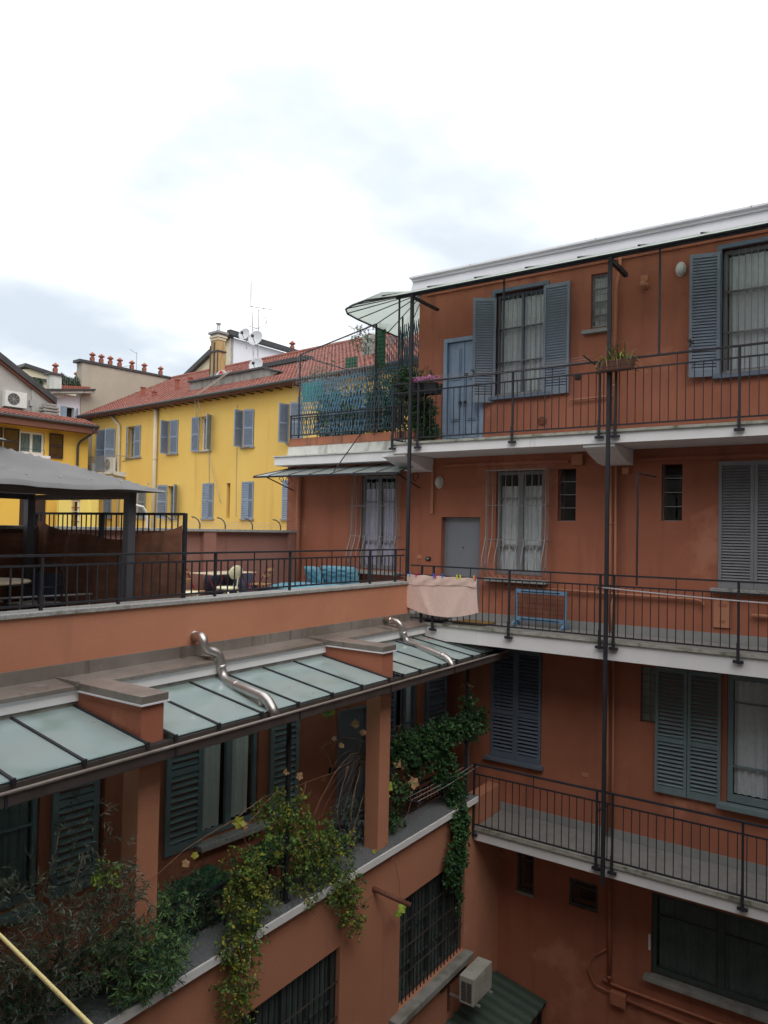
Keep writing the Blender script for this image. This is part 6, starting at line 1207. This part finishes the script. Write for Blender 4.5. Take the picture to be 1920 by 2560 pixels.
sl = Vector((RX-EX, 0, RZ-EZ)); nvv = 26
MB().prism([(EX, 13.5, EZ-0.03), (RX, 13.5, RZ-0.03), (RX, 13.5, RZ-0.25), (EX, 13.5, EZ-0.15)], (0, 26.0, 0)).build('roof', TILED, Yb)
tiles(Yb, (EX, 13.5, EZ), (0, 0.226, 0), sl/nvv, 115, nvv)
MB().tube([(RX, 13.5, RZ+0.02), (RX, 39.4, RZ+0.02)], 0.14, 8).build('ridge_tiles', TILE, Yb)
MB().box(RX, RX+0.2, 13.5, 39.4, RZ-3, RZ-0.05).build('rear_wall', TILED, Yb)
# small clay vents on the roof
for (x, y, h) in ((22.0, 36.2, 0.5), (22.0, 33.0, 0.55), (21.5, 34.3, 0.25), (23.5, 34.0, 0.25)):
    z = EZ+(x-EX)*(RZ-EZ)/(RX-EX); MB().box(x-0.09, x+0.09, y-0.09, y+0.09, z, z+h).box(x-0.12, x+0.12, y-0.12, y+0.12, z+h+0.002, z+h+0.05).build('roof_vent', POT, Yb)
# dormer parapet
MB().prism([(21.3, 30.85, 15.5), (21.3, 25.6, 15.6), (21.3, 24.4, 15.85), (21.3, 25.3, 16.14), (21.3, 30.85, 16.14)], (0.35, 0, 0)).build('roof_parapet', CONC, Yb)
MB().prism([(21.2, 30.95, 16.142), (21.2, 25.35, 16.142), (21.2, 24.3, 15.86), (21.2, 24.3, 15.92), (21.2, 25.35, 16.23), (21.2, 30.95, 16.23)], (1.8, 0, 0)).build('parapet_cap', LEAD, Yb)
# chimney stack
ch = thing('chimney_stack', (23.3, 31.3, 16), 'tall stained yellow chimney stack with grey capping and metal cowl', 'chimney')
MB().box(23.0, 23.45, 30.98, 31.58, 16.2, 18.65).build('shaft', mat('stained_yellow_brick', (0.50, 0.34, 0.15), (0.42, 0.27, 0.11), 2.5, 0.9, streak=((0.16, 0.10, 0.05), 0.52, 0.7, 5)), ch)
MB().box(22.97, 23.48, 30.95, 31.61, 16.2, 16.95).build('base', CONC, ch)
MB().box(22.965, 23.0, 31.22, 31.32, 16.3, 18.55).build('strap', LEAD, ch); MB().box(22.95, 23.5, 30.93, 31.63, 18.05, 18.12).build('band', LEAD, ch)
MB().box(22.96, 23.0, 31.56, 31.62, 16.3, 18.4).build('strap', LEAD, ch); MB().box(22.96, 23.0, 30.94, 31.0, 16.3, 18.0).build('strap', LEAD, ch)
for z, e, h in ((18.652, 0.03, 0.12), (18.79, 0.07, 0.09), (18.90, 0.03, 0.08), (18.99, 0.11, 0.11)): MB().box(23.0-e, 23.45+e, 30.98-e, 31.58+e, z, z+h).build('cap_course', CREAM if z < 18.9 else PLINTH, ch)
MB().lathe((23.22, 31.28, 19.1), [(0.10, 0), (0.10, 0.32), (0.08, 0.33), (0.08, 0.42), (0.15, 0.44), (0.15, 0.47), (0.001, 0.50)], 14).build('cowl', GALV, ch, smooth=True)
# masts and dishes
ms = thing('antenna_mast', (23.0, 28.2, 16.2), 'tall thin antenna mast rising from the yellow house roof', 'antenna')
MB().tube([(22.4, 27.45, 16.2), (22.95, 28.1, 17.4), (23.0, 28.35, 19.6), (23.0, 28.45, 21.05)], 0.028, 6, rs=[.035, .035, .025, .012]).build('mast', GALV, ms)
MB().tube([(22.97, 28.46, 19.9), (22.97, 28.46, 21.1)], 0.018, 5).build('tip_rod', GALV, ms)
ms = thing('antenna_mast', (23.6, 27.7, 16.2), 'shorter television aerial mast with crossed arms on the yellow house roof', 'antenna')
MB().tube([(23.0, 27.83, 17.0), (23.0, 27.85, 19.62)], 0.022, 6).build('mast', GALV, ms)
MB().tube([(23.0, 28.75, 19.97), (23.0, 26.8, 19.42)], 0.014, 5).build('boom', GALV, ms)
for k in range(12): y = 28.65-k*0.16; z = 19.94-k*0.045; MB().tube([(22.85, y, z), (23.15, y, z)], 0.008, 4).build('element', GALV, ms)
MB().tube([(23.0, 28.1, 19.8), (23.0, 28.05, 19.62), (23.0, 27.6, 19.55), (23.0, 27.45, 19.65)], 0.012, 5).build('bracket', GALV, ms)
MB().tube([(23.0, 28.6, 18.95), (23.0, 27.6, 18.62)], 0.014, 5).build('boom', GALV, ms); MB().tube([(23.0, 28.3, 18.72), (23.0, 27.4, 18.75), (23.0, 27.25, 18.95), (23.0, 27.35, 19.2)], 0.012, 5).build('bracket', GALV, ms)
for k in range(6): MB().tube([(23.0, 27.15+k*0.03, 18.8+k*0.06), (23.0, 27.45+k*0.0, 18.95+k*0.06)], 0.008, 4).build('element', GALV, ms)
for k in range(5): MB().tube([(23.0, 28.62-k*0.16, 18.85-k*0.05), (23.0, 28.55-k*0.16, 19.08-k*0.05)], 0.008, 4).build('element', GALV, ms)
def dish(y, z, r_, lab, x=22.3, logo=False, dy=0.3, m_=DISH):
    t = thing('satellite_dish', (x, y, z-r_-0.2), lab, 'satellite dish', 'dishes on the yellow house roof')
    d_ = Vector((-0.83, -dy, 0.25)).normalized(); Rr = d_.to_track_quat('Z', 'Y').to_matrix()
    MB().lathe((x, y, z), [(0.001, 0.0), (r_*0.5, 0.03*r_*2), (r_*0.85, 0.10*r_*2), (r_, 0.15*r_*2), (r_*1.01, 0.14*r_*2)], 28, Rr).build('reflector', m_, t, smooth=True)
    MB().tube([Vector((x, y, z-r_*0.9))-d_*0.0, Vector((x, y, z))+d_*r_*0.95+Vector((0, 0, -0.08))], 0.018, 5).build('arm', GALV, t)
    c = Vector((x, y, z))+d_*r_*0.95+Vector((0, 0, -0.05)); MB().cb(c, (0.10, 0.09, 0.12)).build('receiver', BLACK if not logo else GALV, t)
    MB().tube([(x+0.1, y, z-r_-0.35), (x+0.1, y, z)], 0.03, 6).build('support', GALV, t)
    if logo:
        c = Vector((x, y, z))+d_*0.10
        MB().add([c+Rr @ Vector(p) for p in ((-0.16, 0.05, 0), (0.16, 0.05, 0), (0.10, 0.24, 0.02), (0, 0.30, 0.02), (-0.10, 0.24, 0.02))] if False else [c+Vector((-0.02, dd, zz)) for dd, zz in ((0.17, 0.02), (0.13, 0.20), (0.0, 0.30), (-0.14, 0.18), (-0.18, 0.02), (-0.06, 0.12), (0.06, 0.12))], [(0, 1, 2, 3, 4, 5, 6)]).build('emblem', mat('red_emblem', (0.6, 0.02, 0.02), None), t)
    return t
dish(27.97, 18.27, 0.30, 'leftmost pale dish behind the mast'); dish(27.13, 17.95, 0.38, 'largest pale dish in front of the mast'); dish(27.05, 16.68, 0.36, 'low pale dish standing on the dark parapet cap at its right end'); dish(29.65, 16.45, 0.33, 'white dish with a red emblem beside the chimney stack', logo=True)
t = thing('aerial_cables', (20.5, 28, 12), 'pair of pale aerial cables hanging from the yellow house roof', 'cable')
for pts in ([(21.15, 27.6, 16.3), (20.0, 28.6, 15.1), (20.3, 28.7, 13.5)], [(21.15, 27.4, 16.3), (20.0, 28.4, 15.1), (20.4, 28.2, 13.0), (20.4, 27.0, 10.2)]): line('cable', pts, 0.016, '', None, BEIGE, par=t)
# small balcony
bl = MB().prism([(XF, 38.3, 11.86), (XF-0.75, 38.3, 11.86), (XF-0.75, 38.3, 11.74), (XF-0.6, 38.3, 11.68), (XF, 38.3, 11.60)], (0, -3.2, 0)).build('balcony', OLDWHITE, Yb)
for i in range(23): MB().tube([(XF-0.72, 38.25-i*0.14, 11.87), (XF-0.72, 38.25-i*0.14, 12.68)], 0.012, 4).build('baluster', GALV, bl)
MB().tube([(XF, 38.28, 12.68), (XF-0.72, 38.28, 12.68), (XF-0.72, 35.12, 12.68), (XF, 35.12, 12.68)], 0.02, 5).build('balcony_rail', GALV, bl)
ac_unit('air_conditioner', (XF-0.62, 37.9, 11.88), 0.5, 0.5, 0.3, 'fan', 'left white air conditioner on the small balcony', rz=rad(-90)); ac_unit('air_conditioner', (XF-0.5, 36.3, 11.88), 0.5, 0.75, 0.3, 'fan', 'right taller white air conditioner on the small balcony', rz=rad(-90))

# party wall building with clay pots
Pb = thing('beige_party_wall_house', (23, 39.8, 0), 'house with a high bare beige party wall and a white front with roof garden', 'building')
MB().prism([(20.22, 39.5, 11.0), (26.1, 39.5, 11.0), (26.0, 39.5, 18.12), (20.22, 39.5, 18.10)], (0, 0.6, 0)).build('party_wall', BEIGE, Pb)
MB().prism([(20.02, 39.42, 18.11), (26.15, 39.42, 18.14), (26.15, 39.42, 18.25), (20.02, 39.42, 18.26)], (0, 0.76, 0)).build('wall_cap', LEAD, Pb)
def clay_pot(x, y, z, s=1.0):
    t = MB().lathe((x, y, z), [(0.12*s, 0), (0.13*s, 0.30*s), (0.09*s, 0.30*s), (0.09*s, 0.42*s), (0.17*s, 0.42*s), (0.18*s, 0.47*s), (0.001, 0.62*s)], 10)
    o = t.build('chimney_pot', POT, Pb, smooth=False)
    MB().box(x-0.135*s, x-0.128*s, y-0.05, y+0.05, z+0.12*s, z+0.27*s).build('smoke_hole', BLACK, o)
for x in (20.96, 21.5, 22.05, 22.64, 23.42, 24.24, 25.35): clay_pot(x, 39.8, 18.25)
t = thing('television_aerial', (23.9, 40.2, 18.2), 'small television aerial behind the clay chimney pots', 'antenna'); MB().tube([(23.95, 40.2, 18.2), (23.95, 40.2, 19.5)], 0.02, 5).build('mast', GALV, t); MB().tube([(23.95, 40.2, 19.4), (23.5, 40.2, 19.58)], 0.015, 4).build('boom', GALV, t); MB().tube([(22.9, 40.2, 18.4), (23.5, 40.2, 18.6), (23.9, 40.2, 18.35)], 0.015, 4).build('brace', GALV, t)
wall_y('front_wall', Pb, WHITE2, 39.6, 17.2, 20.6, 9, 16.2, [(19.38, 19.9, 14.3, 15.52)], thick=0.3)
MB().box(19.2, 20.2, 40.0, 40.1, 14, 16).build('dark_room_sheet', DARKIN, Pb)
for x, an in ((19.38, 170), (19.9, 30)): piece('shutter', Pb, (0.03, 0.30, 1.2), (x-0.12 if an > 90 else x+0.12, 39.5, 14.92), SHUTB, Matrix.Rotation(rad(65 if an > 90 else -40), 3, 'Z'))
for x in (18.62, ): piece('shutter', Pb, (0.30, 0.03, 1.0), (x, 39.55, 14.95), SHUTB)
MB().prism([(18.0, 39.0, 16.0), (20.75, 39.0, 16.42), (20.75, 39.0, 16.55), (18.0, 39.0, 16.12)], (0, 0.7, 0)).build('eaves_slab', OLDWHITE, Pb)
MB().prism([(18.0, 38.9, 16.12), (20.75, 38.9, 16.56), (20.75, 38.9, 16.64), (18.0, 38.9, 16.22)], (0, 0.3, 0)).build('gutter', LEAD, Pb)
for k in range(12): MB().box(19.0+k*0.14, 19.12+k*0.14, 39.35, 39.6, 16.45+k*0.015, 16.62+k*0.015).build('edge_tile', POT, Pb)
MB().box(18.42, 19.0, 39.3, 39.8, 15.9, 17.1).build('chimney', OLDWHITE, Pb); MB().box(18.3, 19.1, 39.2, 39.9, 17.1, 17.2).build('chimney_cap', LEAD, Pb); clay_pot(18.75, 39.55, 17.2)
for k in range(14): MB().tube([(19.05+k*0.12, 39.7, 16.5), (19.05+k*0.12, 39.7, 17.25)], 0.010, 4).build('terrace_baluster', GALV, Pb)
for x, z, s, lab in ((19.3, 16.95, .42, 'small cypress between the roof garden chimney and party wall'), (19.8, 16.85, .3, 'round bush right of the small cypress on the roof garden'), (20.15, 17.0, .28, 'bush against the party wall on the roof garden'), (18.0, 16.55, .40, 'olive coloured bush left of the roof garden chimney')):
    t = plant('roof_garden_bush', (x, 39.9, z-.5), lab, 'bush', 'bushes on the far roof garden'); foliage('leaves', t, [((x, 39.95, z), (s*0.75, 0.3, s), 1)], 120, 0.10, 'oval', [L_IVY, L_IVY3, L_VINED], [3, 3, 1], 0.15, 6)
    MB().tube([(x, 39.95, z-.5), (x, 39.95, z)], 0.03, 5).build('stem', BARK, t)
# distant low building behind the roof garden
Fb = thing('far_cream_house', (21, 50, 0), 'far cream house with a flat dark roof behind the roof garden', 'building')
MB().prism([(20.3, 50, 10), (26, 50, 10), (26, 50, 18.8), (22.0, 50, 19.4), (20.3, 50, 18.9)], (0, 4, 0)).build('wall', CREAM, Fb)
MB().prism([(21.5, 49.8, 19.45), (26.5, 49.8, 18.75), (26.5, 49.8, 18.95), (21.6, 49.8, 19.68)], (0, 4.3, 0)).build('roof', LEAD, Fb)
MB().box(22.0, 23.2, 49.5, 50.0, 17, 18.6).build('annex', CREAM, Fb); MB().box(21.9, 23.6, 49.3, 50.1, 18.6, 18.75).build('annex_roof', LEAD, Fb)
clay_pot(25.2, 49.9, 19.0, 1.3)
# white gable building behind the yellow roof
Wb = thing('white_gable_house', (34, 42, 0), 'white walled house with dark monopitch roof edges behind the yellow house', 'building')
MB().prism([(32.25, 42.0, 14), (38.9, 42.0, 14), (38.9, 42.0, 22.3), (32.25, 42.0, 22.45)], (0, 0.4, 0)).build('white_wall', WHITE2, Wb)
mb = MB(); wall_pts = [(32.2, 42.0, 14), (32.2, 42.0, 22.45), (32.2, 47.3, 20.1), (32.2, 47.3, 14)]
MB().prism([Vector(p) for p in wall_pts], (0.3, 0, 0)).build('gable_wall', CREAM, Wb)
wf = MB().box(32.12, 32.18, 42.5, 43.2, 20.4, 21.6).build('window', BLACK, Wb)
for k in range(3): MB().box(32.06, 32.11, 42.5+k*0.33, 42.54+k*0.33, 20.4, 21.6).build('window_bar', WFRAME, wf)
for k in range(3): MB().box(32.06, 32.105, 42.5, 43.2, 20.4+k*0.58, 20.44+k*0.58).build('window_bar', WFRAME, wf)
MB().prism([(31.9, 41.7, 22.5), (31.9, 47.8, 19.75), (31.9, 47.8, 20.1), (31.9, 41.7, 22.85)], (0.5, 0, 0)).build('verge', LEAD, Wb)
MB().prism([(31.9, 41.6, 22.5), (39.2, 41.6, 22.35), (39.2, 41.6, 22.65), (31.9, 41.6, 22.86)], (0, 0.4, 0)).build('verge', LEAD, Wb)
clay_pot(38.2, 42.2, 22.6, 1.4)
# darker roof step right of it, behind the mast
MB().box(23.2, 24.2, 24.9, 27.6, 16.3, 16.80).build('step_wall', CONC, Yb)
MB().box(23.1, 24.3, 24.6, 27.8, 16.802, 17.0).build('step_flashing', LEAD, Yb)
# ---- nearer yellow house at the left (turned three degrees)
FR[0] = Q3
Hb = thing('yellow_corner_house', (18, 36, 0), 'yellow house at the left with dark brown shutters and brown wooden eaves', 'building')
wall_y('wall', Hb, YELLOW2, 36.0, 8, 21.35, 0, 14.0, [(17.74, 19.0, 12.50, 13.62), (15.2, 16.3, 12.5, 13.62), (17.85, 19.2, 6, 10.48)], thick=0.35)
MB().box(14.5, 20, 36.5, 36.55, 5, 14).build('dark_room_sheet', DARKIN, Hb); MB().box(21.0, 21.35, 36.35, 44, 0, 14).build('side_wall', LEMON, Hb)
wq = window(Hb, (17.75, 36.12, 12.51), (1, 0, 0), 1.24, 1.10, WFRAME, 2, (), 0.09, [(0.07, 0.46, 0.05, 0.95, CURTG), (0.54, 0.93, 0.05, 0.95, CURTG)], mull=0.12)
window(Hb, (15.21, 36.12, 12.51), (1, 0, 0), 1.08, 1.10, WFRAME, 2, (), 0.09, [(0.07, 0.93, 0.05, 0.95, CURTG)])
MB().box(17.6, 19.25, 35.85, 36.1, 12.36, 12.49).build('window_sill', WHITE2, Hb)
MB().tube([(17.75, 35.9, 12.55), (17.75, 35.85, 12.75), (18.95, 35.85, 12.75), (18.95, 35.9, 12.55)], 0.012, 4).build('flower_guard', IRON, Hb)
for x0 in (16.98, 19.22): shutter(Hb, (x0, 35.93, 12.42), (1, 0, 0), 0.72, 1.24, SHUTD, 0.05, (0.62,))
shutter(Hb, (16.4, 35.93, 12.42), (1, 0, 0), 0.5, 1.24, SHUTD, 0.05, (0.62,))
MB().box(8, 21.3, 35.35, 36.0, 13.85, 14.05).build('eaves', WOODR, Hb)
MB().box(8, 21.45, 35.28, 35.35, 13.80, 14.12).build('eaves_board', WOODR, Hb)
MB().tube([(8, 35.22, 14.18), (21.45, 35.22, 14.18)], 0.085, 8).build('gutter', LEAD, Hb)
MB().prism([(8, 35.25, 14.2), (8, 36.2, 14.5), (8, 36.2, 14.1), (8, 35.25, 14.1)], (13.45, 0, 0)).build('roof', TILED, Hb)
tiles(Hb, (8, 35.2, 14.24), (0.224, 0, 0), (0, 0.25, 0.08), 60, 5)
pipe('drainpipe', [(21.2, 35.22, 14.1), (21.2, 35.30, 13.85), (20.75, 35.85, 13.35), (20.72, 35.9, 13.1), (20.72, 35.9, 8.0)], 0.06, LEAD, 'dark bent downpipe at the corner of the left yellow house', 'drainpipe', n=10)
MB().box(17.86, 19.19, 36.1, 36.15, 6.0, 10.47).build('doorway', SHUTD, Hb)
# lemon coloured low wall with glazed door
Lb = thing('lemon_wall', (20.8, 33.5, 0), 'pale lemon wall with a narrow white glazed door behind the terrace', 'wall')
wall_y('wall', Lb, LEMON, 35.0, 19.3, 21.45, 0, 10.6, [(19.95, 20.42, 7.5, 10.35)], thick=0.2)
MB().box(20.95, 21.3, 34.85, 34.998, 0, 10.6).build('pilaster', LEMON, Lb)
window(Lb, (19.96, 35.1, 7.5), (1, 0, 0), 0.45, 2.84, WFRAME, 1, (0.8,), 0.08)
for k in range(4): MB().box(19.97, 20.4, 35.02, 35.04, 8.9+k*0.35, 8.93+k*0.35).build('door_bar', REDP, Lb)
MB().tube([(16.4, 34, 9.0), (16.4, 34, 9.8), (15.2, 34, 9.8)], 0.03, 5)
# grey gable at far left with the air conditioner
FR[0] = Q6
Gb = thing('grey_gable_house', (16, 38.5, 0), 'grey rendered gable wall with dark sloping verge at the far left', 'building')
MB().prism([(12.0, 38.5, 9), (18.2, 38.5, 9), (18.2, 38.5, 15.45), (15.46, 38.5, 17.20), (14.6, 38.5, 17.6), (12.0, 38.5, 17.9)], (0, 0.4, 0)).build('gable_wall', GREYP, Gb)
MB().prism([(13.9, 38.2, 18.10), (18.25, 38.2, 15.38), (18.25, 38.2, 15.70), (13.9, 38.2, 18.44)], (0, 0.7, 0)).build('verge', LEAD, Gb)
MB().prism([(13.9, 38.3, 17.98), (18.1, 38.3, 15.34), (18.1, 38.3, 15.46), (13.9, 38.3, 18.10)], (0, 0.19, 0)).build('verge_board', WOODR, Gb)
MB().box(17.05, 18.1, 38.42, 38.499, 14.8, 15.95).build('wall_patch', GREYP, Gb)
ac_unit('air_conditioner', (15.62, 38.1, 14.90), 1.05, 0.78, 0.38, 'fan', 'white air conditioner with round fan on the grey gable wall')
MB().box(16.95, 17.15, 38.4, 38.5, 15.12, 15.42).build('junction_box', GALV, Gb)
ct = thing('ribbed_chimney', (17.7, 38, 14.4), 'low chimney of stacked curved grey tiles above the left red roof', 'chimney')
for k in range(5): MB().box(17.28-0.03*(k % 2), 18.05+0.03*(k % 2), 37.5, 38.1, 14.35+k*0.16, 14.47+k*0.16).build('course', CONC, ct, bev=0.02)
MB().box(17.36, 17.98, 37.56, 38.04, 14.2, 15.05).build('core', BLACK, ct); MB().box(17.4, 17.95, 37.52, 38.1, 15.14, 15.24).build('lid', PLINTH, ct)
FR[0] = I4
